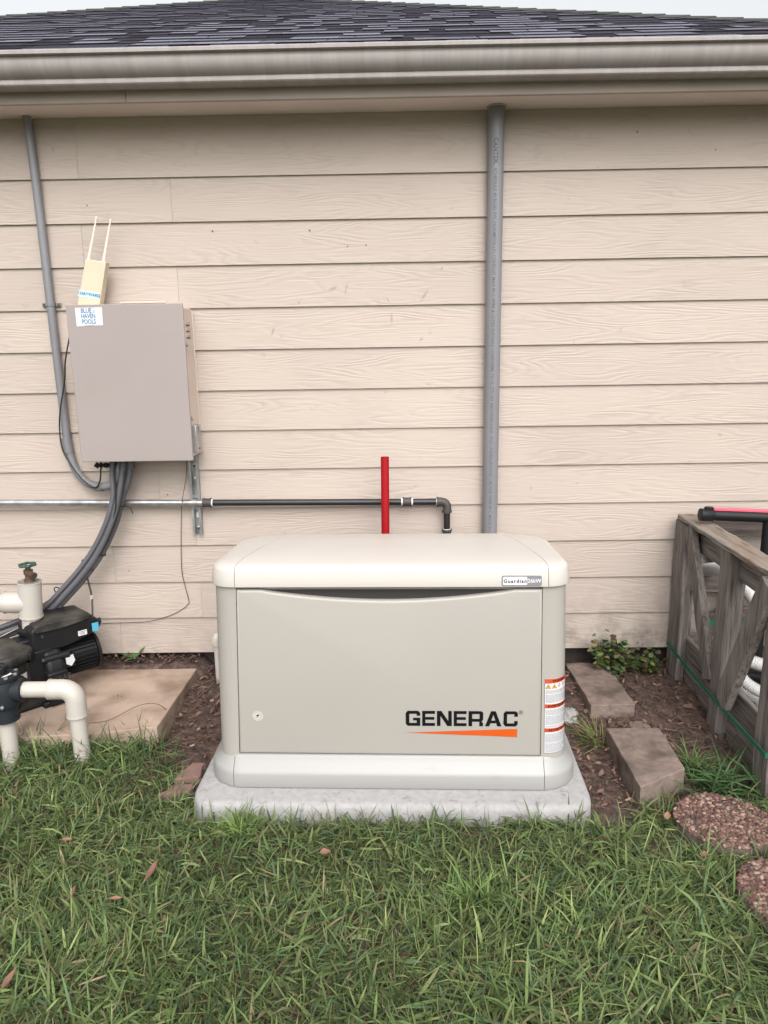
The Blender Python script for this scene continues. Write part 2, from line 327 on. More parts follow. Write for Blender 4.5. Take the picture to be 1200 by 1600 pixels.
M['leafdry'] = mat('dry_leaf', (.21, .105, .07), .7, .2, 30, bump=.3, bscale=90, objrand=.3)
M['brick'] = mat('weathered_red_brick', (.18, .105, .088), .9, .2, 14, bump=.6, bscale=110, col2=(.12, .08, .07), c2scale=8, objrand=.1)
M['stick'] = mat('dry_twig', (.13, .085, .06), .8)
M['mortar'] = mat('stone_binder', (.10, .07, .06), .95, .2, 30, bump=.8, bscale=160)
M['grass'] = col_attr_mat('grass_blade', .7, .25, .2)
M['litter'] = col_attr_mat('litter', .85, .05, .2)
M['leafg'] = col_attr_mat('weed_leaf', .5, .25, .35)
M['screw'] = mat('rusty_screw', (.11, .075, .055), .6, metal=.5)
M['bldg'] = mat('white_rubber', (.62, .6, .57), .6)

# ---------------------------------------------------------------- ground
def gh(x, y):                                # gentle soil relief
    return 0.010*noise.noise(Vector((x*1.7, y*1.7, 3)))+0.006*noise.noise(Vector((x*6, y*6, 9)))+ (lambda t: t*t*(3-2*t))(min(1, max(0, (y+.85)/.75)))*(.07)+ (.055*math.exp(-((y+.76)/.09)**2) if x < -.93 else 0)+ (.060 if (x < -.93 and y > -.09) else 0)+(.022*math.exp(-((y+1.22)/.10)**2) if -.80 < x < .72 else 0)
def ground():
    xs = sorted(set([-150, -60, -25, -12, -7, -5]+[round(-4+.06*i, 3) for i in range(134)]+[5, 7, 12, 25, 60, 150]))
    ys = sorted(set([-150, -60, -25, -14, -9, -7]+[round(-5+.06*i, 3) for i in range(90)]+[1.5, 4, 10, 25, 60, 150]))
    b = BM(); V = [[b.verts.new((x, y, gh(x, y) if (abs(x) < 4.5 and -5.5 < y < .5) else 0)) for x in xs] for y in ys]
    for j in range(len(ys)-1):
        for i in range(len(xs)-1): b.faces.new((V[j][i], V[j][i+1], V[j+1][i+1], V[j+1][i]))
    m = bpy.data.materials.new('soil'); m.use_nodes = True; n = m.node_tree; L = n.links; B = n.nodes['Principled BSDF']; B.inputs['Roughness'].default_value = .95
    g = n.nodes.new('ShaderNodeNewGeometry')
    n1 = n.nodes.new('ShaderNodeTexNoise'); n1.inputs['Scale'].default_value = 26; n1.inputs['Detail'].default_value = 9; n1.inputs['Roughness'].default_value = .72; L.new(g.outputs['Position'], n1.inputs['Vector'])
    cr = n.nodes.new('ShaderNodeValToRGB'); L.new(n1.outputs[0], cr.inputs[0]); e = cr.color_ramp.elements
    e[0].position = .32; e[0].color = (.025, .016, .013, 1); e[1].position = .7; e[1].color = (.17, .115, .09, 1); x = e.new(.5); x.color = (.08, .05, .04, 1)
    n2 = n.nodes.new('ShaderNodeTexNoise'); n2.inputs['Scale'].default_value = 1.3; n2.inputs['Detail'].default_value = 6; L.new(g.outputs['Position'], n2.inputs['Vector'])
    gr = n.nodes.new('ShaderNodeMix'); gr.data_type = 'RGBA'; L.new(n2.outputs[0], gr.inputs[0]); gr.inputs[6].default_value = (.045, .065, .022, 1); gr.inputs[7].default_value = (.085, .105, .04, 1)
    sx = n.nodes.new('ShaderNodeSeparateXYZ'); L.new(g.outputs['Position'], sx.inputs[0])
    # lawn colour takes over where the blades thin out, far from the house
    ab = n.nodes.new('ShaderNodeVectorMath'); ab.operation = 'DISTANCE'; ab.inputs[1].default_value = (0, -1, 0); L.new(g.outputs['Position'], ab.inputs[0])
    mr = n.nodes.new('ShaderNodeMapRange'); mr.inputs[1].default_value = 3.0; mr.inputs[2].default_value = 4.5; L.new(ab.outputs['Value'], mr.inputs[0])
    mx = n.nodes.new('ShaderNodeMix'); mx.data_type = 'RGBA'; L.new(mr.outputs[0], mx.inputs[0]); L.new(cr.outputs[0], mx.inputs[6]); L.new(gr.outputs[2], mx.inputs[7]); L.new(mx.outputs[2], B.inputs['Base Color'])
    bp = n.nodes.new('ShaderNodeBump'); bp.inputs['Distance'].default_value = .012; bp.inputs['Strength'].default_value = .9; L.new(n1.outputs[0], bp.inputs['Height']); L.new(bp.outputs[0], B.inputs['Normal'])
    obj('ground', b, m, kind='structure', smooth=60)
ground()

# ---------------------------------------------------------------- house
E7 = 0.1778; Z0 = 2.307
WX0, WX1, WY1 = -4.33, 2.43, 9.2
EX0, EX1, EY = -4.57, 2.67, -0.27
RUN = 3.62; SLOPE = 0.47; ZE = 2.672; AP = Vector((-0.95, EY+RUN, ZE+SLOPE*RUN))
house = empty('house', (0, 0, 0), 'single storey house with pale pink beige lap siding and dark shingle roof', 'house')
wall = keep(obj('wall', (lambda b: (box(b, ((WX0+WX1)/2, 4.62, 1.36), (WX1-WX0-.02, 9.14, 2.38)), b)[1])(BM()), M['trim'], smooth=0), house)
# footing under the boards, its dark colour standing in for the shadow gap
f_ = BM(); box(f_, ((WX0+WX1)/2, 4.63, .075), (WX1-WX0-.06, 9.12, .31)); keep(obj('foundation', f_, mat('shadow_toned_footing', (.05, .04, .034), .95, .2, 20), smooth=0), house)
seam_px = {0: (123, 256), 1: (269, 312), 2: (131, 385), 3: (279, 442), 4: (230, 510), 5: (160, 575), 6: (260, 640), 7: (210, 700), 8: (250, 760), 9: (308, 835), 10: (180, 880), 11: (316, 935), 12: (190, 985)}
def board_mesh(x0, x1, z0, z1, tilt=.0118):
    b = BM(); y0, y1 = -.0168, -.0168+tilt; t = .010
    n = max(2, int((x1-x0)/.6)); rows = []
    for i in range(n+1):
        x = x0+(x1-x0)*i/n; dz = 0.0006*noise.noise(Vector((x*2.3, z0*9, 0))); dy = .0007*noise.noise(Vector((x*1.9, z0*5, 4)))
        rows.append([b.verts.new((x, y0+dy, z0+dz)), b.verts.new((x, y1+dy, z1)), b.verts.new((x, y1+dy+t, z1)), b.verts.new((x, y0+dy+t, z0+dz))])
    for i in range(n):
        for k in range(4): b.faces.new((rows[i][k], rows[i+1][k], rows[i+1][(k+1) % 4], rows[i][(k+1) % 4]))
    b.faces.new(rows[0]); b.faces.new(rows[-1][::-1]); return b
for k in range(13):
    zb = Z0-E7*k; zt = min(zb+E7+.022, 2.5445) if k else 2.5445
    sx = P(*seam_px[k], 0).x; cuts = [WX0, sx, WX1]
    for a, c in zip(cuts, cuts[1:]):
        g = .0005
        keep(obj('siding_board', board_mesh(a+g, c-g, zb, zt), M['siding'], wall, smooth=20), wall)
for xx in (WX0-.02, WX1+.02):
    b = BM(); box(b, (xx, .03, 1.355), (.085, .115, 2.37)); keep(obj('corner_board', b, M['trim'], bevel=.003), house)
# soffit, fascia, gutter
b = BM(); box(b, ((EX0+EX1)/2, -.111, 2.5495), (EX1-EX0-.1, .222, .008)); keep(obj('soffit', b, M['trim'], smooth=0), house)
for a, c in ((EX0+.03, P(197, 160, -.24).x), (P(197, 160, -.24).x+.002, EX1-.03)):
    b = BM(); box(b, ((a+c)/2, -.234, 2.589), (c-a, .02, .124)); keep(obj('fascia', b, M['fascia'], bevel=.002), house)
gp = [(-.376, 2.640), (-.376, 2.531), (-.449, 2.529), (-.4535, 2.533), (-.4545, 2.540), (-.452, 2.547), (-.4475, 2.5515), (-.460, 2.557), (-.473, 2.566), (-.482, 2.579), (-.4865, 2.592), (-.4865, 2.602), (-.4845, 2.611), (-.4835, 2.6165), (-.5015, 2.619), (-.5015, 2.630), (-.498, 2.634), (-.488, 2.634), (-.486, 2.631),
      (-.4955, 2.629), (-.4955, 2.6215), (-.4795, 2.619), (-.481, 2.609), (-.4825, 2.602), (-.4825, 2.592), (-.478, 2.580), (-.469, 2.569), (-.457, 2.561), (-.4435, 2.556), (-.4435, 2.5495), (-.449, 2.544), (-.4495, 2.536), (-.4465, 2.533), (-.379, 2.534), (-.379, 2.640)]
gu = keep(obj('gutter', (lambda b: (loft(b, [[Vector((x, y+.13+.0015*math.sin(x*1.1), z+.037+.0012*math.sin(x*2.3+1))) for y, z in gp] for x in np.linspace(EX0+.02, EX1-.02, 25)]), b)[1])(BM()), M['gutter'], smooth=28), house)
for gx in (P(770, 100, -.47).x,):
    pass
# roof
roof = empty('roof', (0, 0, 0)); keep(roof, house)
b = BM(); RB = 9.5; RR = RB-RUN
A, B_, C_, D_ = Vector((EX0, EY, ZE)), Vector((EX1, EY, ZE)), Vector((EX1, RB, ZE)), Vector((EX0, RB, ZE)); T1, T2 = AP, Vector((AP.x, RR, AP.z))
vs = [b.verts.new(v) for v in (A, B_, C_, D_, T1, T2)]
for q in ((0, 1, 4), (1, 2, 5, 4), (2, 3, 5), (3, 0, 4, 5)): b.faces.new([vs[i] for i in q])
vs2 = [b.verts.new(v-Vector((0, 0, .03))) for v in (A, B_, C_, D_)]; b.faces.new(vs2[::-1])
for i in range(4): b.faces.new((vs2[i], vs2[(i+1) % 4], vs[(i+1) % 4], vs[i]))
rd = obj('roof_deck', b, M['deck'], smooth=0); keep(rd, roof)
cs = 1/math.hypot(1, SLOPE); sn_ = SLOPE*cs; nrm = Vector((0, -sn_, cs)); up = Vector((0, cs, sn_)); EXPO = .128
def face_pt(x, s, h): return Vector((x, EY, ZE))+up*s+nrm*h
Ltot = RUN/cs; tabs = []
k = 0; s = -.02
while s < Ltot-.05:
    hl = lambda s_: (EX0+max(s_, 0)*cs, EX1-max(s_, 0)*cs)
    x = EX0-random.random()*.3; prev = 0
    while x < EX1:
        wd = random.choice([.07, .10, .13, .17, .21, .27]); dark = random.random() < (.52 if prev == 0 else .30); prev = dark
        s1 = min(s+EXPO+.025, Ltot); skew = random.uniform(-.012, .012)
        a0, a1 = hl(s); c0, c1 = hl(s1)
        xa, xb = max(x+.001, a0), min(x+wd-.001, a1); ya, yb = max(x+.001+skew, c0), min(x+wd-.001+skew, c1)
        if xb-xa > .02 and yb > ya:
            h = .0085 if not dark else .0050
            tabs.append((s, xa, xb, ya, yb, s1, h, dark))
        x += wd
    s += EXPO; k += 1
tabs.sort(key=lambda t: (t[0]*.9+abs((t[1]+t[2])/2+.1)*.8))
rest = {True: BM(), False: BM()}
def tab_geo(b, t):
    s, xa, xb, ya, yb, s1, h, dark = t; e = random.uniform(-.0015, .0015)
    v = [face_pt(xa, s+e, .002), face_pt(xb, s+e, .002), face_pt(yb, s1, .001), face_pt(ya, s1, .001), face_pt(xa, s+e, h), face_pt(xb, s+e, h), face_pt(yb, s1, h*.35), face_pt(ya, s1, h*.35)]
    v = [b.verts.new(q) for q in v]
    for n_, q in enumerate(((0, 1, 5, 4), (1, 2, 6, 5), (3, 0, 4, 7), (4, 5, 6, 7), (2, 3, 7, 6), (3, 2, 1, 0))): b.faces.new([v[i] for i in q]).material_index = int(n_ < 3)
for i, t in enumerate(tabs):
    if i < 295:
        b = BM(); tab_geo(b, t); so = keep(obj('shingle', b, M['shd'] if t[7] else M['shl'], smooth=0), roof); so.data.materials.append(M['butt'])
    else: tab_geo(rest[t[7]], t)
for so in (keep(obj('upper_dark_shingles', rest[True], M['shd'], smooth=0, kind='stuff'), roof), keep(obj('upper_pale_shingles', rest[False], M['shl'], smooth=0, kind='stuff'), roof)): so.data.materials.append(M['butt'])
for sgn, c0 in ((1, A), (-1, B_)):
    L_ = (AP-c0).length; d = (AP-c0).normalized(); n_ = int(L_/.14)
    side1 = Vector((-sgn*1, 0, 0)); nA = nrm; nB = Vector((-sgn*sn_, 0, cs))
    for i in range(n_):
        p = c0+d*(i*.14); q = c0+d*(i*.14+.17)
        lA = nA.cross(d).normalized(); lA = lA if lA.dot(Vector((sgn, -1, 0))) > 0 else -lA
        lB = nB.cross(d).normalized(); lB = lB if lB.dot(Vector((-sgn, 1, 0))) > 0 else -lB
        b = BM(); h0, h1 = .015, .009; wd = .12
        ring0 = [p+lA*wd+nA*h0*.8, p+Vector((0, 0, h0*1.1)), p+lB*wd+nB*h0*.8, p+lB*wd+nB*(h0*.8-.005), p+Vector((0, 0, h0*1.1-.006)), p+lA*wd+nA*(h0*.8-.005)]
        ring1 = [q+lA*wd+nA*h1*.8, q+Vector((0, 0, h1*1.1)), q+lB*wd+nB*h1*.8, q+lB*wd+nB*(h1*.8-.005), q+Vector((0, 0, h1*1.1-.006)), q+lA*wd+nA*(h1*.8-.005)]
        loft(b, [ring0, ring1]); keep(obj('ridge_cap', b, M['cap'], smooth=0), roof)
b = BM(); box(b, (AP.x, (AP.y+RR)/2, AP.z+.008), (.2, RR-AP.y, .012)); keep(obj('ridge_board', b, M['cap'], smooth=0), roof)

# ---------------------------------------------------------------- standby generator
PHI = -0.033
gen = empty('standby_generator', (0.03, -1.0, 0), 'pale beige standby generator cabinet with curved lid and black and orange logo', 'generator', rz=PHI)
CX = -.0455; GD = .635; HB = .599
def add(name, b, m, **k): return obj(name, b, m, gen, **k)
def split(b, planes):                      # cut a closed bmesh into slabs between x planes (co, normal)
    me = bpy.data.meshes.new('t'); bmesh.ops.recalc_face_normals(b, faces=b.faces); b.to_mesh(me); b.free(); out = []
    bounds = [None]+planes+[None]
    for lo, hi in zip(bounds, bounds[1:]):
        c = BM(); c.from_mesh(me)
        for pl, sg in ((lo, -1), (hi, 1)):
            if pl is None: continue
            co, no = Vector(pl[0]), Vector(pl[1]).normalized()
            co = co-no*sg*.0009
            r = bmesh.ops.bisect_plane(c, geom=c.verts[:]+c.edges[:]+c.faces[:], plane_co=co, plane_no=no*sg, clear_outer=True)
            ed = [e for e in r['geom_cut'] if isinstance(e, bmesh.types.BMEdge)]
            if ed: bmesh.ops.edgeloop_fill(c, edges=ed)
        out.append(c)
    bpy.data.meshes.remove(me); return out
# lid
def lid_loop(z, ins, fr=.085):
    x0, x1 = CX-HB-.010+ins, CX+HB+.010-ins
    pts = rrect(x0, x1, -.014+ins*.8, GD+.012-ins*.9, (max(fr-ins*.3, .03), max(fr-ins*.3, .03), .19, .19), 10)
    out = []
    for x, y in pts:
        t = max(0, (y-.05)/.58); k = min(1, max(0, (z-.83)/.06)); out.append(Vector((x, y, z-.052*t**1.4*k)))
    return out
b = BM(); loops = [lid_loop(z, i) for z, i in ((.818, .006), (.8165, .003), (.8175, .0005), (.820, 0), (.845, .0030), (.868, .0065), (.876, .0095), (.8825, .0155), (.887, .025), (.8895, .038), (.8915, .065), (.8935, .11), (.896, .18), (.898, .25))]
loft(b, loops)
planes = [((-.556, 0, .82), (1, -.13, .0)), ((.478, 0, .82), (1, .13, 0))]
for nm, c in zip(('lid_end', 'lid', 'lid_end'), split(b, planes)): add(nm, c, M['gen_lid'], smooth=45)
b = BM(); loft(b, [[Vector((p[0], p[1], z)) for p in rrect(CX-HB+.02, CX+HB-.02, .02, GD-.02, .06, 6)] for z in (.79, .826)]); add('lid_core', b, M['dark'])
# cabinet shell with the door bay set back
DL0, DL1, DR0, DR1 = -.557, -.580, .463, .475
def shell_loop(z, n=8):
    t = (.82-z)/.62; hw = HB-.004+.016*t; r = .066; dl = DL0+(DL1-DL0)*t; dr = DR0+(DR1-DR0)*t; fy = -.004*t
    pts = [(dl, fy+.02), (dl, fy)]
    c = (CX-hw+r, fy+r); pts += [(c[0]+r*math.cos(R_(a)), c[1]+r*math.sin(R_(a))) for a in np.linspace(270, 180, n)]
    pts += [(CX-hw, GD-r)]; pts += [(CX-hw+r+r*math.cos(R_(a)), GD-r+r*math.sin(R_(a))) for a in np.linspace(180, 90, n)][1:]
    pts += [(CX+hw-r+r*math.cos(R_(a)), GD-r+r*math.sin(R_(a))) for a in np.linspace(90, 0, n)]
    pts += [(CX+hw-r+r*math.cos(R_(a)), fy+r+r*math.sin(R_(a))) for a in np.linspace(0, -90, n)]
    pts += [(dr, fy), (dr, fy+.02)]
    return [Vector((x, y, z)) for x, y in pts]
b = BM(); loft(b, [shell_loop(z) for z in (.185, .82)]); add('cabinet', b, M['gen'], smooth=30)
b = BM(); box(b, (-.055, .014, .50), (1.00, .004, .60)); add('door_bay', b, M['dark'])
# door panel with scooped top edge
def door_top(x):
    u = (x-(-.05))/.42; return .805-(.037*max(0, math.cos(min(abs(u), 1)*math.pi/2))**.8 if abs(u) < 1 else 0)
n = 60; lo, hi = [], []
outl = [(DL1+.0025+.0, .2055), (DR1-.0025, .2035)]
xsd = np.linspace(DR0-.0025, DL0+.0025, n); outl += [(x, door_top(x)) for x in xsd]
def door_layers():
    def inset(poly, d):
        cx_ = (DL0+DR0)/2; cz = .5; return [(x+(d if x < cx_-.45 else (-d if x > cx_+.37 else 0))*1.0, z+(d if z < .3 else -d)) for x, z in poly]
    return [[Vector((x, y, z)) for x, z in inset(outl, d)] for y, d in ((.012, 0), (-.0035, 0), (-.0062, .0014), (-.0085, .0045), (-.0095, .009))]
b = BM(); loft(b, door_layers()); door = add('door', b, M['gen'], smooth=50)
# flared base skirt in three pieces
def base_loop(z, o):
    hw = HB+.014+o; return [Vector((x, y, z)) for x, y in rrect(CX-hw, CX+hw, -.004-o, GD+.004+o, .080+o*1.4, 10)]
b = BM(); loft(b, [base_loop(z, o) for z, o in ((.0895, .028), (.092, .036), (.098, .0395), (.140, .0385), (.149, .036), (.156, .030), (.176, .0115), (.190, .0045), (.197, .0005), (.2005, -.006), (.202, -.02))])
for nm, c in zip(('base_skirt', 'base_skirt', 'base_skirt'), split(b, [((-.596, 0, .1), (1, 0, 0)), ((.483, 0, .1), (1, 0, 0))])): add(nm, c, M['gen_base'], smooth=42)
b = BM(); box(b, (CX, GD/2, .135), (1.17, GD-.03, .08)); add('base_core', b, M['dark'])
# side latches
for sx_, zz in ((-1, .80), (1, .785)):
    b = BM(); box(b, (CX+sx_*(HB+.006), .20, zz), (.014, .03, .045)); box(b, (CX+sx_*(HB+.020), .20, zz+.012*(sx_ < 0)), (.028 if sx_ < 0 else .006, .022, .012), rot=(0, .3*sx_, 0)); add('latch', b, M['bplast'], bevel=.002)
# lettering on the door
GL = {
 'G': [[(.14, 1), (.86, 1), (1, .86), (1, .67), (.75, .67), (.75, .8), (.25, .8), (.25, .2), (.75, .2), (.75, .36), (.5, .36), (.5, .54), (1, .54), (1, .0), (.14, 0), (0, .14), (0, .86)]],
 'E': [[(0, 0), (1, 0), (1, .2), (.25, .2), (.25, .41), (.95, .41), (.95, .6), (.25, .6), (.25, .8), (1, .8), (1, 1), (0, 1)]],
 'N': [[(0, 0), (.24, 0), (.24, .66), (.70, 0), (1, 0), (1, 1), (.76, 1), (.76, .34), (.30, 1), (0, 1)]],
 'R': [[(0, 0), (.25, 0), (.25, 1), (0, 1)], [(.25, .8), (.75, .8), (.75, 1), (.25, 1)], [(.75, .3), (.88, .3), (1, .42), (1, .88), (.88, 1), (.75, 1)], [(.25, .3), (.75, .3), (.75, .49), (.25, .49)], [(.74, 0), (.99, 0), (.99, .2), (.93, .3), (.74, .3)]],
 'A': [[(0, 0), (.26, 0), (.5, .76), (.5, 1), (.36, 1)], [(1, 0), (.64, 1), (.5, 1), (.5, .76), (.74, 0)], [(.325, .2), (.675, .2), (.618, .38), (.382, .38)]],
 'C': [[(.14, 1), (.86, 1), (1, .86), (1, .64), (.75, .64), (.75, .8), (.25, .8), (.25, .2), (.75, .2), (.75, .36), (1, .36), (1, .14), (.86, 0), (.14, 0), (0, .14), (0, .86)]]}
def on_door(b, poly, y=-.0105):
    vs = [b.verts.new((x, y, z)) for x, z in poly]; b.faces.new(vs)
lx0, lx1, lz0, lz1 = .008, .391, .3155, .372
ws = {'G': .98, 'E': .86, 'N': 1.0, 'R': .98, 'A': 1.10, 'C': .95}; word = 'GENERAC'; tot = sum(ws[c] for c in word)+.13*6; sc_ = (lx1-lx0)/tot
b = BM(); x = lx0
for c in word:
    for pl in GL[c]: on_door(b, [(x+u*ws[c]*sc_, lz0+v*(lz1-lz0)) for u, v in pl])
    x += (ws[c]+.13)*sc_
lo_ = add('lettering', b, M['ink'], smooth=0); keepme = lo_
b = BM(); add_mesh(b, text_mesh('®', .020), lambda v: Vector((.401+v.x, -.0105, .367+v.y))); add('trademark_sign', b, M['ink'], smooth=0)
b = BM(); on_door(b, [(lx0-.002, .2895), (.390, .2755), (.390, .3065)]); add('orange_wedge', b, M['orange'], smooth=0)
# round lightning sticker
def disc_poly(cx, cz, r, n=36): return [(cx+r*math.cos(2*math.pi*k/n), cz+r*math.sin(2*math.pi*k/n)) for k in range(n)]
def annulus(b, cx, cz, r0, r1, y, a0=0, a1=360, n=40):
    A_ = [R_(a0+(a1-a0)*k/n) for k in range(n+1)]
    i = [b.verts.new((cx+r0*math.cos(a), y, cz+r0*math.sin(a))) for a in A_]; o = [b.verts.new((cx+r1*math.cos(a), y, cz+r1*math.sin(a))) for a in A_]
    for k in range(n): b.faces.new((i[k], i[k+1], o[k+1], o[k]))
RXC, RZC = -.505, .350
b = BM(); on_door(b, disc_poly(RXC, RZC, .0205), -.0100); rs = add('round_sticker', b, M['gen_lid'], smooth=0)
b = BM(); annulus(b, RXC, RZC, .0112, .0126, -.0107, 70, 220); annulus(b, RXC, RZC, .0112, .0126, -.0107, 250, 400); annulus(b, RXC, RZC, .0192, .0205, -.0107)
for a0 in range(20, 380, 12):
    if 150 < a0 < 175 or a0 in (332,): continue
    annulus(b, RXC, RZC, .0148, .0170, -.0107, a0, a0+7, 4)
o = obj('sticker_ring', b, M['sticker_grey'], rs, smooth=0)
b = BM(); on_door(b, [(RXC+x*.0095, RZC+z*.0095) for x, z in ((.9, 1.0), (.05, .05+.2), (.75, 0), (-.1, -.35), (-.9, -1.05), (-.2, -.15), (-.65, .05), (-.05, .45))], -.0107); obj('lightning_bolt', b, M['ink'], rs, smooth=0)
# badge on the lid
BZ = .8385; BT = math.atan2(.0035, .025)
def lid_pt(x, z, h): return Vector((x, -.014+(z-.82)*.8*.14-h, z))
b = BM(); prism(b, [(x, z) for x, z in rrect(.327, .457, .8215, .8555, .006, 4)], 0, .004, Matrix(((1, 0, 0, 0), (0, .11, -1, -.012-.0915), (0, 1, 0, 0), (0, 0, 0, 1)))); bd = add('badge', b, M['badge'], bevel=.001)
def bpt(x, z, h): return Vector((x, .11*z-.012-.0915-.004-h, z))
b = BM(); vs = [b.verts.new(bpt(x, z, .0006)) for x, z in rrect(.3305, .4095, .825, .852, .004, 4)]; b.faces.new(vs); obj('badge_plate', b, M['white_print'], bd, smooth=0)
b = BM(); add_mesh(b, text_mesh('Guardian', .0165, spacing=1.25, off=.0005), lambda v: bpt(.370+v.x, .8375+v.y, .0012)); obj('badge_name', b, M['ink'], bd, smooth=0)
b = BM(); add_mesh(b, text_mesh('26kW', .0175, spacing=1.0, off=.0004), lambda v: bpt(.4325+v.x, .8385+v.y, .0012)); obj('badge_rating', b, M['white_print'], bd, smooth=0)
# warning label wrapped round the corner post
def wrap_pt(sarc, z, h):
    t = (.82-z)/.62; hw = HB-.004+.016*t; r = .066; fy = -.004*t; dr = DR0+(DR1-DR0)*t; flat = (CX+hw-r)-dr
    if sarc <= flat: return Vector((dr+sarc, fy-h, z))
    a = min((sarc-flat)/r, math.pi/2); cx_, cy_ = CX+hw-r, fy+r; e = max(0, sarc-flat-r*math.pi/2)
    return Vector((cx_+(r+h)*math.sin(a), cy_-(r+h)*math.cos(a)+e, z))
WZ0, WZ1, WS0, WS1 = .212, .488, .010, .134
def wstrip(b, s0, s1, z0, z1, h, n=14):
    lo = [b.verts.new(wrap_pt(s0+(s1-s0)*k/n, z0, h)) for k in range(n+1)]; hi = [b.verts.new(wrap_pt(s0+(s1-s0)*k/n, z1, h)) for k in range(n+1)]
    for k in range(n): b.faces.new((lo[k], lo[k+1], hi[k+1], hi[k]))
b = BM(); wstrip(b, WS0, WS1, WZ0, WZ1, .0006); wl = add('warning_label', b, M['white_print'], smooth=60)
b = BM(); wstrip(b, WS0, WS0+.0012, WZ0, WZ1, .0011, 1); wstrip(b, WS0, WS1, WZ0, WZ0+.0012, .0011); obj('label_border', b, M['grey_print'], wl, smooth=60)
bands = ((WZ1-.017, WZ1-.0005, 'WARNING'), (.380, .395, 'AVERTISSEMENT'), (.291, .306, 'ADVERTENCIA'))
for z0, z1, tx in bands:
    b = BM(); b2 = BM(); wstrip(b, WS0+.0015, WS1, z0, z1, .0012)
    add_mesh(b2, text_mesh(tx, .0125, off=.0003), lambda v: wrap_pt(.066+v.x, (z0+z1)/2+v.y, .0018))
    obj('label_band', b, M['orange_red'], wl, smooth=60); obj('label_heading', b2, M['ink'], wl, smooth=0)
b = BM(); rnd = random.Random(3)
for z0, z1 in ((.400, .448), (.310, .376), (.217, .287)):
    z = z1-.002
    while z > z0:
        s_ = WS0+.004; end = WS1-.004-(rnd.random()*.05 if rnd.random() < .3 else 0)
        while s_ < end:
            l_ = rnd.uniform(.003, .012); wstrip(b, s_, min(s_+l_, end), z-.0011, z, .0012, 2); s_ += l_+.0014
        z -= .0034 if rnd.random() < .85 else .006
obj('label_small_print', b, M['grey_print'], wl, smooth=0, kind='stuff')
for i_, s_ in enumerate((.022, .043)):
    b = BM(); vs = [b.verts.new(wrap_pt(s_+x, .4525+z, .0012)) for x, z in ((-.0095, 0), (.0095, 0), (0, .0165))]; b.faces.new(vs); tr = obj('warning_triangle', b, M['yellow'], wl, smooth=0)
    b = BM()
    for x, z in ((-.0095, 0), (.0095, 0), (0, .0165)): pass
    e_ = [(-.0095, 0), (.0095, 0), (0, .0165)]; ii = [(-.0080, .0009), (.0080, .0009), (0, .0148)]
    for q in range(3):
        vs = [b.verts.new(wrap_pt(s_+x, .4525+z, .0017)) for x, z in (e_[q], e_[(q+1) % 3], ii[(q+1) % 3], ii[q])]; b.faces.new(vs)
    vs = [b.verts.new(wrap_pt(s_+x, .4525+z, .0017)) for x, z in ((.002, .012), (-.002, .006), (.0002, .006), (-.0022, .0015), (.0025, .0075), (.0004, .0075))]; b.faces.new(vs)
    obj('triangle_symbol', b, M['ink'], tr, smooth=0)
b = BM()
for s_ in (.062, .084, .104):
    add_mesh(b, text_mesh('Ø', .016), lambda v: wrap_pt(s_+v.x, .4605+v.y, .0014))
obj('prohibition_symbol', b, M['orange_red'], wl, smooth=0)

# pad under the generator
gpad = empty('generator_pad', (0.03, -1.0, 0), 'light grey composite pad with rounded corners under the generator cabinet', 'equipment pad', rz=PHI)
b = BM(); pl = lambda z, i: [Vector((x+.004*noise.noise(Vector((x*5, y*5, z*9))), y+.004*noise.noise(Vector((x*6, y*4, 7))), z)) for x, y in rrect(-.735+i, .640-i, -.135+i, .80-i, .09, 10)]
loft(b, [pl(z, i) for z, i in ((-.03, 0), (.062, 0), (.078, .003), (.086, .010), (.089, .022))]); obj('pad_body', b, M['pad'], gpad, smooth=50)

# ---------------------------------------------------------------- red pipe, gas pipe, strut
rp = P(601.3, 714, -.2); rb = P(602.2, 832, -.2)
b = BM(); tube(b, [(rb.x+(rb.x-rp.x)*2, -.2, -.05), rp], .0178, 20, cap=False); rings = tube(b, [Vector((rb.x, -.2, -.05)), rp-Vector((0, 0, .004))], .0145, 20)
red = obj('red_pipe', b, M['red']); tag(red, 'upright bright red pipe standing behind the generator lid', 'pipe')
g0, g1 = Vector((-2.7, -.06, .943)), P(322, 785.5, -.06); e0 = P(690, 784, -.06)
gas = empty('gas_pipe', (g1.x, -.06, g1.z), 'horizontal gas pipe on the siding, galvanised then black with an elbow', 'gas pipe')
def gk(name, b, m, **k): return keep(obj(name, b, m, **k), gas)
b = BM(); tube(b, [g0, g1], .0145, 16); gk('galvanised_pipe', b, M['galv'])
d_ = (e0-g1).normalized()
b = BM(); tube(b, [g1+d_*.012, e0], .0148, 16); gk('black_pipe', b, M['iron'])
def fitting(c, d, L, r):
    b = BM(); c = Vector(c); d = Vector(d).normalized(); tube(b, [c-d*L/2, c-d*L/2+d*.007, c-d*L/2+d*.008, c+d*L/2-d*.008, c+d*L/2-d*.007, c+d*L/2], [r*1.12, r*1.12, r, r, r*1.12, r*1.12], 20); return b
cpl = P(324, 785.5, -.06); gk('coupling', fitting(cpl, d_, .040, .0195), M['castiron'])
c2 = P(636, 784, -.06); gk('coupling', fitting(c2, d_, .040, .0195), M['castiron'])
for q_, dq in ((cpl+d_*.023, d_), (c2-d_*.023, d_), (c2+d_*.023, d_), (e0-d_*.022, d_), (e0+Vector((.024, 0, -.048)), Vector((0, 0, 1)))):
    b = BM(); ring(b, q_, dq, .0172, .006); gk('thread_tape', b, M['tape'])
ep = smooth_path([e0-d_*.018, e0, e0+Vector((.016, 0, -.006)), e0+Vector((.024, 0, -.022)), e0+Vector((.024, 0, -.044))], 6)
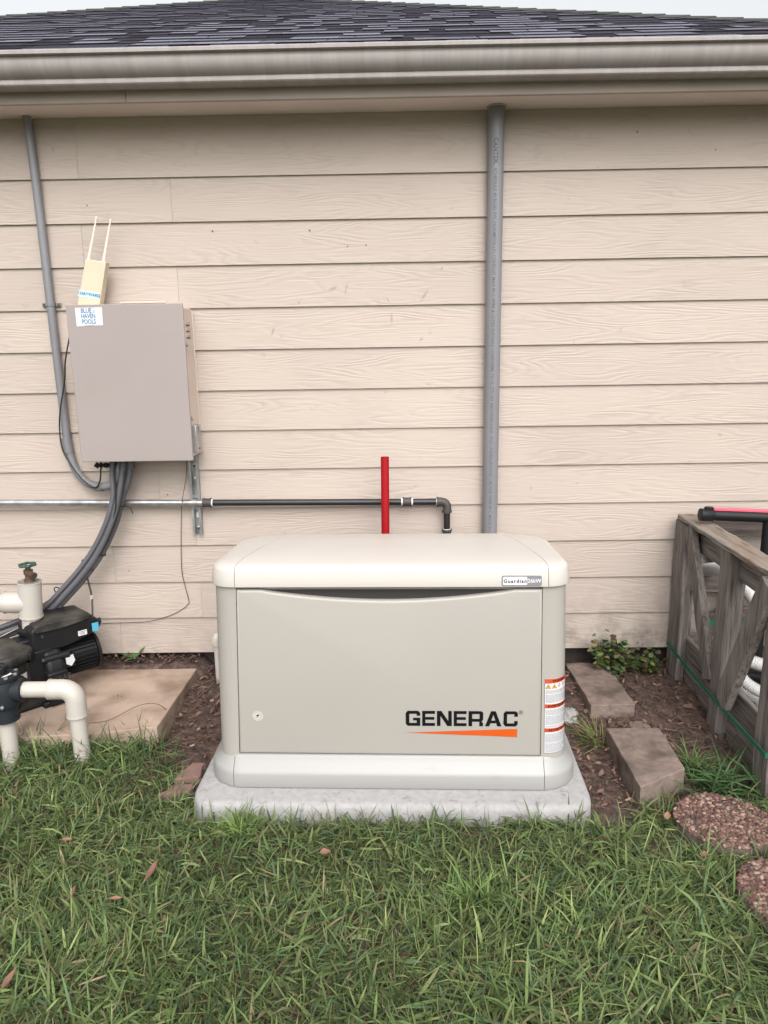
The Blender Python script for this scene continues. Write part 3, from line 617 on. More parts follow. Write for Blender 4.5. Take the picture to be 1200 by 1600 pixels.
b = BM(); tube(b, ep, .0195, 18); ring(b, ep[0], d_, .0225, .010); ring(b, ep[-1], (0, 0, 1), .0225, .010); gk('elbow', b, M['castiron'])
b = BM(); dp = e0+Vector((.024, 0, -.05)); tube(b, [dp, dp+Vector((0, 0, -.085))], .0148, 16); gk('black_nipple', b, M['iron'])
b = BM(); tube(b, [dp+Vector((0, 0, -.078)), dp+Vector((0, 0, -.088)), dp+Vector((0, 0, -.09)), dp+Vector((0, 0, -.15)), dp+Vector((0, 0, -.60))], [.023, .023, .019, .019, .0148], 16); gk('union', b, M['castiron'])
b = BM(); ring(b, dp+Vector((0, 0, -.079)), (0, 0, 1), .0172, .006); gk('thread_tape', b, M['tape'])
# strut channel
st0, st1 = P(306, 735, -.03), P(307, 836, -.03); sxm = (st0.x+st1.x)/2
strut = empty('strut_channel', (sxm, 0, st1.z), 'slotted galvanised strut channel screwed upright to the siding, holding the gas pipe', 'bracket')
b = BM(); zt, zb = 1.16, st1.z; H_ = zt-zb; zc = (zt+zb)/2
box(b, (sxm-.0195, -.0255, zc), (.0025, .026, H_)); box(b, (sxm+.0195, -.0255, zc), (.0025, .026, H_)); box(b, (sxm-.0155, -.0388, zc), (.010, .0022, H_)); box(b, (sxm+.0155, -.0388, zc), (.010, .0022, H_)); box(b, (sxm, -.0145, zc), (.038, .002, H_))
keep(obj('channel', b, M['galv'], smooth=0), strut)
b = BM()
for k in range(7):
    z = zb+.035+k*.058
    if k in (3,): continue
    M_ = Matrix(((1, 0, 0, sxm), (0, 0, -1, -.0158), (0, 1, 0, z), (0, 0, 0, 1)))
    prism(b, rrect(-.0065, .0065, -.013 if k % 2 else -.007, .013 if k % 2 else .007, .0064, 5), 0, .0012, M_)
keep(obj('slot', b, M['trim'], smooth=0), strut)
b = BM()
for z in (zb+.03, zt-.08): lathe(b, [(0, 0), (.006, 0), (.006, .004), (0, .005)], seg=6, M=Matrix.Translation((sxm, -.0175, z)) @ Matrix.Rotation(R_(90), 4, 'X'))
keep(obj('bolt', b, M['screw']), strut)
gz = P(307, 785.5, -.06).z
b = BM(); loop = [Vector((sxm, -.06, gz))+Vector((0, -math.cos(R_(a))*.0175, math.sin(R_(a))*.0175)) for a in range(-115, 116, 10)]
for q in (0,):
    for i in range(len(loop)-1): beam(b, loop[i], loop[i+1], .026, .002, nrm=(0, -math.cos(R_(-110+i*10)), math.sin(R_(-110+i*10))))
box(b, (sxm, -.040, gz+.026), (.028, .006, .014)); box(b, (sxm, -.040, gz-.026), (.028, .006, .014)); keep(obj('pipe_clamp', b, M['galv'], smooth=40), strut)

# ---------------------------------------------------------------- grey conduits
def vtext(b, txt, size, cx, cy, r, ztop, ang=0.0, **k):        # text running down a vertical pipe
    me = text_mesh(txt, size, 'LEFT', **k); L_ = max(v.co.x for v in me.vertices)
    add_mesh(b, me, lambda v: Vector((cx+(r+.0006)*math.sin(v.y/r+ang), cy-(r+.0006)*math.cos(v.y/r+ang), ztop-v.x))); return L_
cr_ = empty('electrical_conduit', (.446, -.034, 0), 'straight thick grey conduit with printed lettering running from soffit to behind the generator', 'conduit')
b = BM(); tube(b, [(.446, -.050, -.02), (.447, -.050, 2.544)], .0335, 28); keep(obj('pipe', b, M['gpvc']), cr_)
b = BM(); ring(b, (.449, -.050, 2.543), (0, 0, 1), .041, .006, 24); keep(obj('soffit_collar', b, M['fascia']), cr_)
b = BM(); vtext(b, 'CANTEX.', .0245, .446, -.050, .0335, P(770, 215, -.08).z, -.1, off=.0008)
L_ = vtext(b, 'SCHEDULE 40 RIGID PVC NONMETALLIC CONDUIT MAX 90 C WIRE & LISTED SUITABLE CONFORMS TO UL STD 651 ABOVEGROUND AND UNDERGROUND USE FOR WIRE 90 C MADE IN USA 1108C019', .0185, .446, -.050, .0335, P(770, 215, -.08).z-.115, -.12, off=.0002, spacing=.985)
keep(obj('printed_lettering', b, mat('faded_print', (.095, .095, .11), .7), smooth=0), cr_)
cl = empty('electrical_conduit', (-1.48, -.03, 1.8), 'thinner grey conduit curving from the soffit down under the control box', 'conduit')
pts = [P(42, 183, -.035), P(58, 300, -.035), P(79, 476, -.035), P(94, 600, -.035), P(105, 690, -.035)]
pts[0].z = 2.546
b = BM(); tube(b, smooth_path(pts, 6), .0178, 18); keep(obj('pipe', b, M['gpvc']), cl)
pe = smooth_path([P(104, 685, -.035), P(110, 712, -.036), P(120, 737, -.045), P(138, 755, -.06), P(158, 760, -.08), P(178, 755, -.10), P(186, 735, -.11), P(187, 716, -.11)], 6)
b = BM(); tube(b, pe, .0178, 18); keep(obj('conduit_elbow', b, M['gpvc']), cl)
b = BM(); tube(b, [P(103, 684, -.035), P(108, 708, -.036)], .0215, 18); tube(b, [P(150, 760, -.07), P(160, 761, -.082)], .0200, 18); keep(obj('conduit_sleeve', b, M['gpvc']), cl)
b = BM(); c_ = P(79, 476, -.035); ring(b, c_, (0.06, 0, 1), .0205, .014); box(b, c_+Vector((0, .014, 0)), (.078, .003, .016)); 
for s_ in (-1, 1): box(b, c_+Vector((s_*.030, .010, 0)), (.020, .006, .016))
sc1 = keep(obj('conduit_strap', b, M['gpvc'], bevel=.001), cl)
b = BM()
for s_ in (-1, 1): lathe(b, [(0, 0), (.005, 0), (.004, .003), (0, .0035)], seg=10, M=Matrix.Translation(c_+Vector((s_*.032, .006, 0))) @ Matrix.Rotation(R_(90), 4, 'X'))
keep(obj('screw', b, M['screw']), cl)

# ---------------------------------------------------------------- control box
bx0, bx1, bz0, bz1 = -1.3255, -.8455, 1.1335, 1.783
cb = empty('control_box', ((bx0+bx1)/2, -.02, bz0), 'large grey beige pool control box mounted on the siding, white sticker at its corner', 'control box')
SH = -.016                                              # door leans: top further left than the foot
def ck(name, b, m, **k): return keep(obj(name, b, m, **k), cb)
b = BM(); box(b, ((bx0+bx1)/2-.001, -.115, (bz0+bz1)/2-.002), (bx1-bx0-.030, .185, bz1-bz0-.02)); ck('enclosure_shell', b, M['boxbody'], bevel=.005)
b = BM(); box(b, ((bx0+bx1)/2, -.2155, (bz0+bz1)/2), (bx1-bx0, .014, bz1-bz0)); bdoor = ck('enclosure_door', b, M['boxdoor'], bevel=.003)
b = BM(); box(b, ((bx0+bx1)/2-.006, -.0175, (bz0+bz1)/2-.005), (bx1-bx0-.014, .006, bz1-bz0-.03)); ck('back_flange', b, M['boxbody'], bevel=.002)
b = BM(); tube(b, [(-1.17, -.02, bz1+.002), (-1.17, -.02, bz1+.018), (-.97, -.02, bz1+.018), (-.97, -.02, bz1+.002)], .004, 8); ck('mounting_lip', b, M['boxbody'])
xs_ = bx1-.016
for k in range(3):
    b = BM(); z = bz1-.072-k*.026; prism(b, [(-.011, 0), (0.0, .006), (.0, -.002)], -.03, .03, Matrix(((0, 1, 0, xs_), (0, 0, 1, -.105), (1, 0, 0, z), (0, 0, 0, 1))))
    box(b, (xs_+.0005, -.105, z-.007), (.002, .055, .006)); ck('louver', b, M['boxbody'], smooth=0)
    b = BM(); box(b, (xs_+.0015, -.105, z-.0125), (.0015, .052, .004)); ck('louver_gap', b, M['dark'])
for z in (bz1-.165, bz0+.175):
    b = BM(); tube(b, [(xs_-.002, -.165, z), (xs_+.010, -.165, z)], .009, 12); box(b, (xs_+.012, -.165, z-.004), (.006, .02, .008)); ck('latch_screw', b, M['galv'], bevel=.001)
b = BM(); box(b, (xs_+.009, -.115, bz0+.085), (.018, .075, .118)); pl_ = ck('side_outlet_cover', b, M['galv'], bevel=.003)
b = BM(); lathe(b, [(0, 0), (.005, 0), (.004, .003), (0, .0035)], seg=10, M=Matrix.Translation((xs_+.018, -.115, bz0+.04)) @ Matrix.Rotation(R_(90), 4, 'Y')); lathe(b, [(0, 0), (.005, 0), (.004, .003), (0, .0035)], seg=10, M=Matrix.Translation((xs_+.018, -.115, bz0+.13)) @ Matrix.Rotation(R_(90), 4, 'Y')); keep(obj('cover_screw', b, M['screw'], pl_), pl_)
# sticker on the door
YS = -.2232; s_tl, s_tr, s_br, s_bl = P(117, 481, YS), P(159, 480, YS), P(161, 508, YS), P(120, 510, YS)
b = BM(); b.faces.new([b.verts.new(v) for v in (s_tl, s_tr, s_br, s_bl)]); stk = ck('sticker', b, M['white_print'], smooth=0)
sc0 = (s_tl+s_tr+s_br+s_bl)/4; ax = (s_tr-s_tl).normalized(); az = (s_tl-s_bl).normalized()
b = BM(); b_l = BM()
for tx, dz in (('BLUE', .0235), ('HAVEN', .0015), ('POOLS', -.0205)):
    me = text_mesh(tx, .0265, spacing=.95, off=.0004); wdt_ = max(v.co.x for v in me.vertices)-min(v.co.x for v in me.vertices); fx = (.058 if tx != 'BLUE' else .044)/wdt_
    add_mesh(b, me, lambda v: sc0+ax*(v.x*fx-(.010 if tx == 'BLUE' else .003))+az*(v.y+dz)+Vector((0, -.0007, 0)))
add_mesh(b, text_mesh('Swimming Pools', .0062), lambda v: sc0+ax*(v.x-.002)+az*(v.y-.0345)+Vector((0, -.0007, 0)))
for k in range(5):   # palm sprig beside BLUE
    a = R_(20+k*35); b.faces.new([b.verts.new(sc0+ax*(.0195+x)+az*(.030+z)+Vector((0, -.0007, 0))) for x, z in ((0, 0), (.006*math.cos(a)-.001, .006*math.sin(a)), (.008*math.cos(a), .008*math.sin(a)))])
t = keep(obj('sticker_lettering', b, M['blue'], stk, smooth=0), stk)
for k in range(3): b_l.faces.new([b_l.verts.new(sc0+ax*x+az*z+Vector((0, -.0007, 0))) for x, z in ((.0165, .0235-k*.0035), (.0255, .0245-k*.0035), (.0255, .0228-k*.0035), (.0165, .0218-k*.0035))])
keep(obj('sticker_waves', b_l, M['blue2'], stk, smooth=0), stk)

# antenna receiver
an = empty('antenna_receiver', P(140, 470, -.10), 'cream wireless receiver with two thin upright aerials behind the control box top', 'antenna')
p_bl, p_br, p_tl, p_tr = P(121.5, 470, -.115), P(156, 474, -.115), P(133, 404.5, -.115), P(165.5, 409, -.115)
dn = (p_tl-p_bl); p_bl2 = p_bl-dn*.6; p_br2 = p_br-(p_tr-p_br)*.6
b = BM(); F_ = [p_bl2, p_br2, p_tr, p_tl]; lo = [b.verts.new(v) for v in F_]; hi = [b.verts.new(v+Vector((.002, .042, 0))) for v in F_]; b.faces.new(lo); b.faces.new(hi[::-1])
for k in range(4): b.faces.new((lo[k], lo[(k+1) % 4], hi[(k+1) % 4], hi[k]))
keep(obj('receiver_case', b, M['cream'], bevel=.004, seg=3), an)
for (a0, a1, t0, t1) in ((138.5, 406, 151, 338), (161.5, 410, 173, 342)):
    q0, q1 = P(a0, a1, -.095), P(t0, t1, -.095); b = BM(); dd = q1-q0; tube(b, [q0-dd*.03, q0+dd*.12, q0+dd*.5, q0+dd*.93, q0+dd*.935, q1], [.0062, .0062, .0048, .003, .0042, .0042], 10); keep(obj('aerial', b, M['cream2']), an)
yl = -.1158; l0, l1, l2, l3 = P(123.5, 453, yl), P(155.5, 458, yl), P(153.7, 467.0, yl), P(121.6, 462.5, yl)
b = BM(); b.faces.new([b.verts.new(v+Vector((0, -.0004, 0))) for v in (l0, l1, l2, l3)]); lb = keep(obj('brand_strip', b, M['sky_print'], smooth=0), an)
b = BM(); ax2 = (l1-l0).normalized(); az2 = Vector((-ax2.z, 0, ax2.x)); lc = (l0+l1+l2+l3)/4
add_mesh(b, text_mesh('HAYWARD', .0185, spacing=.95, xs=.92, off=.0006), lambda v: lc+ax2*(v.x+.007)+az2*v.y+Vector((0, -.001, 0)))
for a in range(0, 360, 20):
    if 330 <= a or a < 30: continue
    u0, u1 = R_(a), R_(a+20); c0 = lc-ax2*.038
    b.faces.new([b.verts.new(c0+ax2*r*math.cos(u)+az2*r*math.sin(u)+Vector((0, -.001, 0))) for r, u in ((.0042, u0), (.0042, u1), (.0062, u1), (.0062, u0))])
keep(obj('brand_lettering', b, M['blue'], lb, smooth=0), lb)

# ---------------------------------------------------------------- cable bundle
cbn = empty('cable_bundle', P(180, 790, -.10), 'bundle of dark grey flexible conduits tied together, sagging from control box to pump', 'cable bundle')
path = [(187, 716, -.10), (185, 745, -.105), (182, 775, -.11), (172, 815, -.12), (152, 858, -.13), (128, 893, -.15), (100, 925, -.18), (70, 955, -.22), (30, 975, -.26), (-10, 990, -.30), (-60, 1010, -.34)]
offs = [((0, 0), .0135, None), ((19, .012), .0135, None), ((8, .030), .0120, None)]
def off_path(ox, oy, spread=1.0):
    out = []
    for i, (px, py, Y) in enumerate(path):
        j = max(0, i-1); k2 = min(len(path)-1, i+1); dx, dy = path[k2][0]-path[j][0], path[k2][1]-path[j][1]; l = math.hypot(dx, dy)
        f = (1.0 if i < 2 else .55); out.append(P(px-dy/l*(-ox)*f, py+dx/l*(-ox)*f, Y-oy))
    return smooth_path(out, 6)
for ox, oy, r in ((-5, .0, .0160), (6, .020, .0160), (16, .0, .0160), (-10, .030, .011)):
    b = BM(); pp = off_path(ox, oy); tube(b, pp, r, 14); keep(obj('flexible_conduit', b, M['flex']), cbn)
for px_, py_ in ((187, 728), (204, 728)):
    b = BM(); q = P(px_, py_-3, -.11); tube(b, [q+Vector((0, 0, .02)), q-Vector((0, 0, .018))], .0185, 16); keep(obj('conduit_gland', b, M['flex']), cbn)
for pts_ in ([(175, 735, -.14), (172, 800, -.15), (150, 850, -.155), (130, 890, -.16), (108, 905, -.17), (85, 940, -.2)], [(179, 735, -.145), (181, 780, -.15), (178, 805, -.15), (158, 860, -.155), (120, 905, -.17), (60, 950, -.22)], [(195, 735, -.14), (188, 790, -.15), (165, 850, -.155), (138, 890, -.165), (90, 938, -.2)]):
    b = BM(); tube(b, smooth_path([P(*q) for q in pts_], 6), .0034, 8); keep(obj('black_cable', b, M['wire']), cbn)
b = BM(); tube(b, smooth_path([P(132, 878, -.165), P(118, 897, -.17), P(98, 930, -.2), P(85, 948, -.22), P(74, 955, -.24), P(30, 980, -.3), P(-10, 1000, -.33)], 6), .0022, 6); keep(obj('white_wire', b, M['pvc']), cbn)
for (px, py, Y, dx, dy) in ((184, 788, -.115, 13, 4), (154, 861, -.13, 12, 9), (137, 883, -.145, 11, 9), (93, 927, -.185, 10, 10)):
    c_ = P(px, py, Y-.008); e_ = P(px+dx, py+dy, Y-.008)-c_; dirr = Vector((e_.z, 0, -e_.x)).normalized(); L_ = e_.length
    b = BM(); prof = []
    for a in range(0, 361, 20): prof.append(c_+e_*math.cos(R_(a))*.82+Vector((0, -.026*math.sin(R_(a))+.006, 0)))
    tube(b, prof, .0027, 6, cap=False); keep(obj('zip_tie', b, M['wire']), cbn)
b = BM(); tube(b, smooth_path([P(195, 791, -.14), P(203, 793, -.15), P(208, 803, -.15)], 5), .002, 6); keep(obj('zip_tie_tail', b, M['wire']), cbn)
b = BM(); tube(b, smooth_path([P(133, 887, -.16), P(137, 905, -.16), P(143, 930, -.17), P(144.5, 950, -.19), P(144.5, 972, -.21)], 6), .0042, 8); keep(obj('pump_lead', b, M['wire']), cbn)
b = BM(); c_ = P(143.2, 934, -.172); tube(b, [c_+Vector((0, 0, .012)), c_-Vector((0, 0, .012))], .0075, 10); keep(obj('white_cable_tag', b, M['pvc']), cbn)
# black lead left of the box
b = BM(); tube(b, smooth_path([P(110, 520, -.10), P(107, 535, -.10), P(102, 565, -.09), P(101, 595, -.08), P(95, 635, -.075), P(93, 665, -.072), P(97, 700, -.07), P(112, 728, -.075), P(132, 752, -.09), P(148, 762, -.10), P(156, 752, -.11), P(158, 725, -.11)], 6), .0034, 8)
tag(obj('black_cable', b, M['wire']), 'thin black cable looping from the box side to its underside', 'cable')
b = BM(); 
for px_ in (152, 158, 166, 174): box(b, P(px_, 727, -.12), (.02, .02, .018), rot=(.2, .3*(px_ % 3), .2))
keep(obj('cable_glands', b, M['bplast'], bevel=.002), cb)
# thin brown wire on the wall
b = BM(); tube(b, smooth_path([P(292, 716, -.05), P(291, 745, -.035), P(285, 780, -.08), P(283.5, 800, -.03), P(283, 850, -.02), P(284, 890, -.02), P(289, 915, -.02), P(295, 938, -.02), P(293, 945, -.02), P(280, 955, -.02), P(262, 963, -.02), P(232, 971, -.02), P(200, 973, -.02), P(150, 974, -.02), P(120, 975, -.04)], 5), .0016, 6)
tag(obj('thin_wire', b, M['thin']), 'hair thin dark wire hanging down the siding and drooping back towards the pump', 'wire')

SZ = .12
# ---------------------------------------------------------------- slab, blocks, stones, bricks
b = BM()
def slab_pt(x, y, z): return Vector((x+.004*noise.noise(Vector((y*7, x*7, 1))), y+.005*noise.noise(Vector((x*6, y*6, 2))), z))
fr = [(-2.7, -.745), (-1.9, -.73), (-1.5, -.715), (-1.2, -.69), (-.955, -.640)]; bk = [(-2.7, -.045), (-1.9, -.04), (-1.5, -.035), (-1.2, -.03), (-.935, -.025)]
nx, ny = 40, 16; G = []
for j in range(ny+1):
    row = []
    for i in range(nx+1):
        u = i/nx*(len(fr)-1); k = min(int(u), len(fr)-2); t = u-k
        a = Vector(fr[k]).lerp(Vector(fr[k+1]), t); c = Vector(bk[k]).lerp(Vector(bk[k+1]), t); p = a.lerp(c, j/ny)
        z = SZ+.003*noise.noise(Vector((p.x*4, p.y*4, 5))); row.append(b.verts.new(slab_pt(p.x, p.y, z)))
    G.append(row)
for j in range(ny):
    for i in range(nx): b.faces.new((G[j][i], G[j][i+1], G[j+1][i+1], G[j+1][i]))
edge = G[0]+[G[j][nx] for j in range(1, ny+1)]+[G[ny][i] for i in range(nx-1, -1, -1)]+[G[j][0] for j in range(ny-1, 0, -1)]
lowv = [b.verts.new(Vector((v.co.x, v.co.y, -.05))) for v in edge]
for k in range(len(edge)): b.faces.new((edge[k], edge[(k+1) % len(edge)], lowv[(k+1) % len(edge)], lowv[k]))
tag(obj('concrete_slab', b, M['slab'], bevel=.004), 'tan concrete equipment slab with leaf stains under the black pump', 'slab')

def block(quad, ztop, zbot, label, rough=.004, m=None, name='stepping_block', cat='paving block'):
    b = BM(); n = 8; tp = []
    A_, B2, C2, D2 = [Vector(q) for q in quad]
    for j in range(n+1):
        row = []
        for i in range(n+1):
            p = A_.lerp(B2, i/n).lerp(D2.lerp(C2, i/n), j/n); e = (i in (0, n)) or (j in (0, n)); k = rough*(1.2 if e else .35)
            row.append(b.verts.new((p.x+k*noise.noise(Vector((p.x*19, p.y*19, 1))), p.y+k*noise.noise(Vector((p.x*19, p.y*19, 5))), ztop+k*.8*noise.noise(Vector((p.x*14, p.y*14, 8)))-(.002 if e else 0))))
        tp.append(row)
    for j in range(n):
        for i in range(n): b.faces.new((tp[j][i], tp[j][i+1], tp[j+1][i+1], tp[j+1][i]))
    ed = tp[0]+[tp[j][n] for j in range(1, n+1)]+[tp[n][i] for i in range(n-1, -1, -1)]+[tp[j][0] for j in range(n-1, 0, -1)]
    prev = ed
    for zf in (.5, 1):
        lo = [b.verts.new((v.co.x+.003*noise.noise(Vector((v.co.x*25, v.co.y*25, zf*7))), v.co.y+.003*noise.noise(Vector((v.co.x*25, v.co.y*25, 3+zf*7))), ztop+(zbot-ztop)*zf)) for v in ed]
        for k in range(len(ed)): b.faces.new((prev[k], prev[(k+1) % len(ed)], lo[(k+1) % len(ed)], lo[k]))
        prev = lo
    return tag(obj(name, b, m or M['block'], bevel=.003), label, cat)
block([(.834, -.455), (1.022, -.449), (1.018, .0-.02), (.826, -.02)], .10, -.01, 'brown concrete block lying close to the house wall beside the generator')
block([(.849, -1.035), (1.046, -.925), (1.060, -.63), (.849, -.626)], .09, -.01, 'brown concrete block between the generator pad and the wooden crate, grass at its foot')
block([(.985, -.64), (1.075, -.56), (1.045, -.40), (.985, -.47)], .035, -.02, 'half buried dark slab fragment wedged between the two brown blocks', name='stone_fragment', cat='stone')
block([(-.815, -.905), (-.735, -.885), (-.722, -.80), (-.775, -.79)], .055, -.02, 'upper of two reddish brick pieces against the left end of the pad', .01, M['brick'], 'brick_piece', 'brick')
block([(-.850, -.985), (-.742, -.965), (-.736, -.925), (-.815, -.920)], .045, -.02, 'lower reddish brick piece lying at the edge of the grass by the pad', .010, M['brick'], 'brick_piece', 'brick')
b = BM(); bmesh.ops.create_icosphere(b, subdivisions=3, radius=1)
for v in b.verts: v.co = Vector((.742, -.43, .035))+Vector((v.co.x*.05, v.co.y*.06, v.co.z*.034))*(1+.35*noise.noise(v.co*1.8))
tag(obj('pale_rock', b, M['pad'], smooth=30), 'small pale chalky rock half hidden behind the generator corner', 'rock')

def pebble_stone(c, rx, ry, rz, label, seed):
    r = random.Random(seed); root = empty('stepping_stone', (c[0], c[1], 0), label, 'stepping stone', 'round pebble topped stepping stones at the lawn edge', rz=rz)
    b = BM(); loft(b, [[Vector((rx*s*math.cos(t), ry*s*math.sin(t), z)) for t in np.linspace(0, 2*math.pi, 41)[:-1]] for z, s in ((-.03, 1), (.034, 1), (.042, .985), (.045, .95))]); obj('stone_base', b, M['mortar'], root, smooth=50)
    tints = [(.13, .07, .058), (.17, .10, .08), (.09, .052, .045), (.22, .14, .11), (.115, .078, .068), (.28, .20, .16), (.145, .075, .06)]
    V, F, Cc = [], [], []
    base = BM(); bmesh.ops.create_icosphere(base, subdivisions=1, radius=1); bv = [v.co.copy() for v in base.verts]; bf = [[v.index for v in f.verts] for f in base.faces]; base.free()
    for i in range(950):
        a = r.uniform(0, 2*math.pi); q = math.sqrt(r.random())*.985; x, y = rx*q*math.cos(a), ry*q*math.sin(a)
        s = r.uniform(.0055, .0115); th = r.uniform(0, 3.14); ct, st = math.cos(th), math.sin(th); el = r.uniform(.55, .9); k = len(V); tc = r.choice(tints); f_ = r.uniform(.8, 1.2)
        jit = [r.uniform(.82, 1.15) for _ in bv]
        for v, jj in zip(bv, jit):
            vx, vy, vz = v.x*s*jj, v.y*s*el*jj, v.z*s*.55; V.append((x+vx*ct-vy*st, y+vx*st+vy*ct, .045+r.uniform(0, .0006)+vz+ (i % 5)*.0004)); Cc.append((tc[0]*f_, tc[1]*f_, tc[2]*f_, 1))
        F += [[k+q2 for q2 in f] for f in bf]
    me = bpy.data.meshes.new('pebbles'); me.from_pydata(V, [], F); at = me.color_attributes.new('tint', 'FLOAT_COLOR', 'POINT'); at.data.foreach_set('color', np.array(Cc, dtype=np.float32).ravel())
    finish(me, 60); me.materials.append(M['litter']); o = obj('pebbles', me, None, root, kind='stuff')
pebble_stone((1.085, -1.160), .156, .148, 0, 'round pebble covered stepping stone beside the wooden crate, seen nearly whole', 1)
pebble_stone((1.145, -1.50), .165, .155, .4, 'round pebble covered stepping stone nearer the lawn, cut by the picture edge', 2)

# ---------------------------------------------------------------- PVC plumbing in front (elbow into the grass)
pf = empty('pvc_pipe_run', (-1.215, -.78, 0), 'white plastic pipe with a big elbow turning down into the grass', 'plastic pipe')
ez = .335; ec = P(118, 1075, -.78)
b = BM(); x_e, z_h = ec.x-.005, P(90, 1077, -.78).z
tube(b, [(x_e, -.78, z_h-.06), (x_e+.004, -.778, -.06)], .030, 24); keep(obj('downpipe', b, M['pvc']), pf)
b = BM(); tube(b, [(-1.46, -.78, z_h), (x_e-.04, -.78, z_h)], .030, 24); keep(obj('cross_pipe', b, M['pvc']), pf)
ew = [Vector((x_e-.092, -.78, z_h)), Vector((x_e-.050, -.78, z_h))]+[Vector((x_e-.045+.045*math.sin(R_(a)), -.78, z_h-.045+.045*math.cos(R_(a)))) for a in range(0, 91, 15)]+[Vector((x_e, -.78, z_h-.105))]
b = BM(); tube(b, ew, .0375, 26); keep(obj('elbow', b, M['pvc'], smooth=50), pf)
b = BM(); ring(b, ew[0], (1, 0, 0), .0392, .006, 26); ring(b, ew[-1], (0, 0, 1), .0392, .006, 26); keep(obj('elbow_rim', b, M['pvc']), pf)
# grey valve at the frame edge, with its own white leg
vl = empty('valve', (-1.5, -.785, 0), 'dark grey plastic pool valve on a white pipe leg at the picture edge', 'valve')
vx, vz = -1.472, z_h-.0
b = BM(); lathe(b, [(.0, -.062), (.050, -.062), (.056, -.045), (.056, .040), (.050, .048), (.060, .050), (.060, .062), (.045, .068), (0, .07)], (vx, -.785, vz), 26); tube(b, [(vx, -.785, vz-.05), (vx, -.785, vz-.115)], .044, 24); tube(b, [(vx-.02, -.785, vz), (vx+.074, -.782, vz)], .041, 24)
ring(b, (vx+.072, -.782, vz), (1, 0, 0), .0455, .012, 24); ring(b, (vx, -.785, vz-.112), (0, 0, 1), .049, .010, 24); keep(obj('valve_housing', b, M['dgrey'], smooth=40), vl)
for a in range(0, 360, 45):
    b = BM(); lathe(b, [(.0, 0), (.0075, 0), (.0075, .006), (0, .008)], (vx+.053*math.cos(R_(a)), -.785+.053*math.sin(R_(a)), vz+.062), 8); keep(obj('bolt', b, M['galv']), vl)
for dx, dz in ((.012, .012), (.022, -.042), (-.02, -.02)):
    b = BM(); lathe(b, [(0, 0), (.007, 0), (.007, .006), (0, .008)], seg=8, M=Matrix.Translation((vx+dx, -.84, vz+dz)) @ Matrix.Rotation(R_(90), 4, 'X')); keep(obj('bolt', b, M['galv']), vl)
b = BM(); box(b, (vx-.03, -.785, vz+.085), (.14, .022, .020), rot=(0, 0, .6)); lathe(b, [(0, .06), (.022, .06), (.022, .095), (0, .10)], (vx, -.785, vz), 14); keep(obj('valve_handle', b, M['bplast'], bevel=.004), vl)
b = BM(); tube(b, [(vx, -.785, vz-.10), (vx-.004, -.783, -.06)], .030, 24); keep(obj('pipe_leg', b, M['pvc']), vl)
b = BM(); arc = [(r*math.cos(R_(a)), r*math.sin(R_(a))) for r, rg in ((.048, range(-60, 5, 13)), (.036, range(4, -61, -13))) for a in rg]; b.faces.new([b.verts.new((vx+x, -.785+y, vz+.0706)) for x, y in arc]); keep(obj('valve_label', b, M['white_print'], smooth=0), vl)

# ---------------------------------------------------------------- pool pump
PA = R_(44); PO = Vector((-1.645, -.475, SZ))
pump = empty('pool_pump', PO, 'black variable speed pool pump with ribbed motor, drive cover and round strainer lid', 'pool pump', rz=PA); pump.scale = (.85, .88, .85)
def pk(name, b, m, **k): return obj(name, b, m, pump, **k)
# strainer pot
b = BM(); lathe(b, [(0, .0), (.085, .0), (.10, .02), (.118, .10), (.125, .20), (.128, .255), (.140, .262), (.140, .275), (0, .275)], (0, 0, .0), 32); box(b, (.09, 0, .13), (.14, .19, .24)); pk('strainer_pot', b, M['bplast2'], bevel=.008)
b = BM(); lathe(b, [(.0, .348), (.050, .345), (.100, .336), (.125, .322), (.128, .318), (.150, .314), (.156, .306), (.156, .276), (.150, .268), (.13, .266), (0, .266)], (0, 0, 0), 40); ld = pk('strainer_lid', b, M['bplast2'], smooth=40)
for a in range(0, 360, 60):
    b = BM(); box(b, (.158*math.cos(R_(a+12)), .158*math.sin(R_(a+12)), .290), (.022, .040, .036), rot=(0, 0, R_(a+12))); obj('lid_lug', b, M['bplast'], ld, bevel=.004)
b = BM(); lathe(b, [(.0, 0), (.055, 0), (.065, .012), (.065, .045), (.055, .052), (0, .052)], seg=24, M=Matrix.Translation((.0, -.105, .165)) @ Matrix.Rotation(R_(90+0), 4, 'X')); 
for a in range(0, 360, 30): box(b, (.064*math.cos(R_(a)), -.134, .165+.064*math.sin(R_(a))), (.010, .03, .010), rot=(0, -R_(a), 0))
pk('suction_union', b, M['bplast'], bevel=.002)
# volute and seal plate
b = BM(); lathe(b, [(0, -.05), (.135, -.05), (.150, -.035), (.150, .03), (.135, .045), (0, .045)], seg=32, M=Matrix.Translation((.215, 0, .165)) @ Matrix.Rotation(R_(90), 4, 'Y')); box(b, (.21, -.02, .10), (.10, .28, .17)); box(b, (.16, 0, .20), (.12, .20, .19)); box(b, (.12, 0, .29), (.09, .10, .11)); pk('volute', b, M['bplast'], bevel=.012, seg=3)
b = BM(); box(b, (.235, 0, .014), (.20, .27, .028)); box(b, (.05, 0, .010), (.22, .20, .02)); pk('pump_foot', b, M['bplast'], bevel=.006)
for (yy, zz) in ((-.115, .245), (-.115, .075), (.115, .245), (.115, .075)):
    b = BM(); tube(b, [(.165, yy, zz), (.285, yy, zz)], .019, 14); c_ = pk('volute_boss', b, M['bplast'])
    b = BM(); tube(b, [(.155, yy, zz), (.166, yy, zz)], .010, 8); obj('bolt', b, M['castiron'], c_)
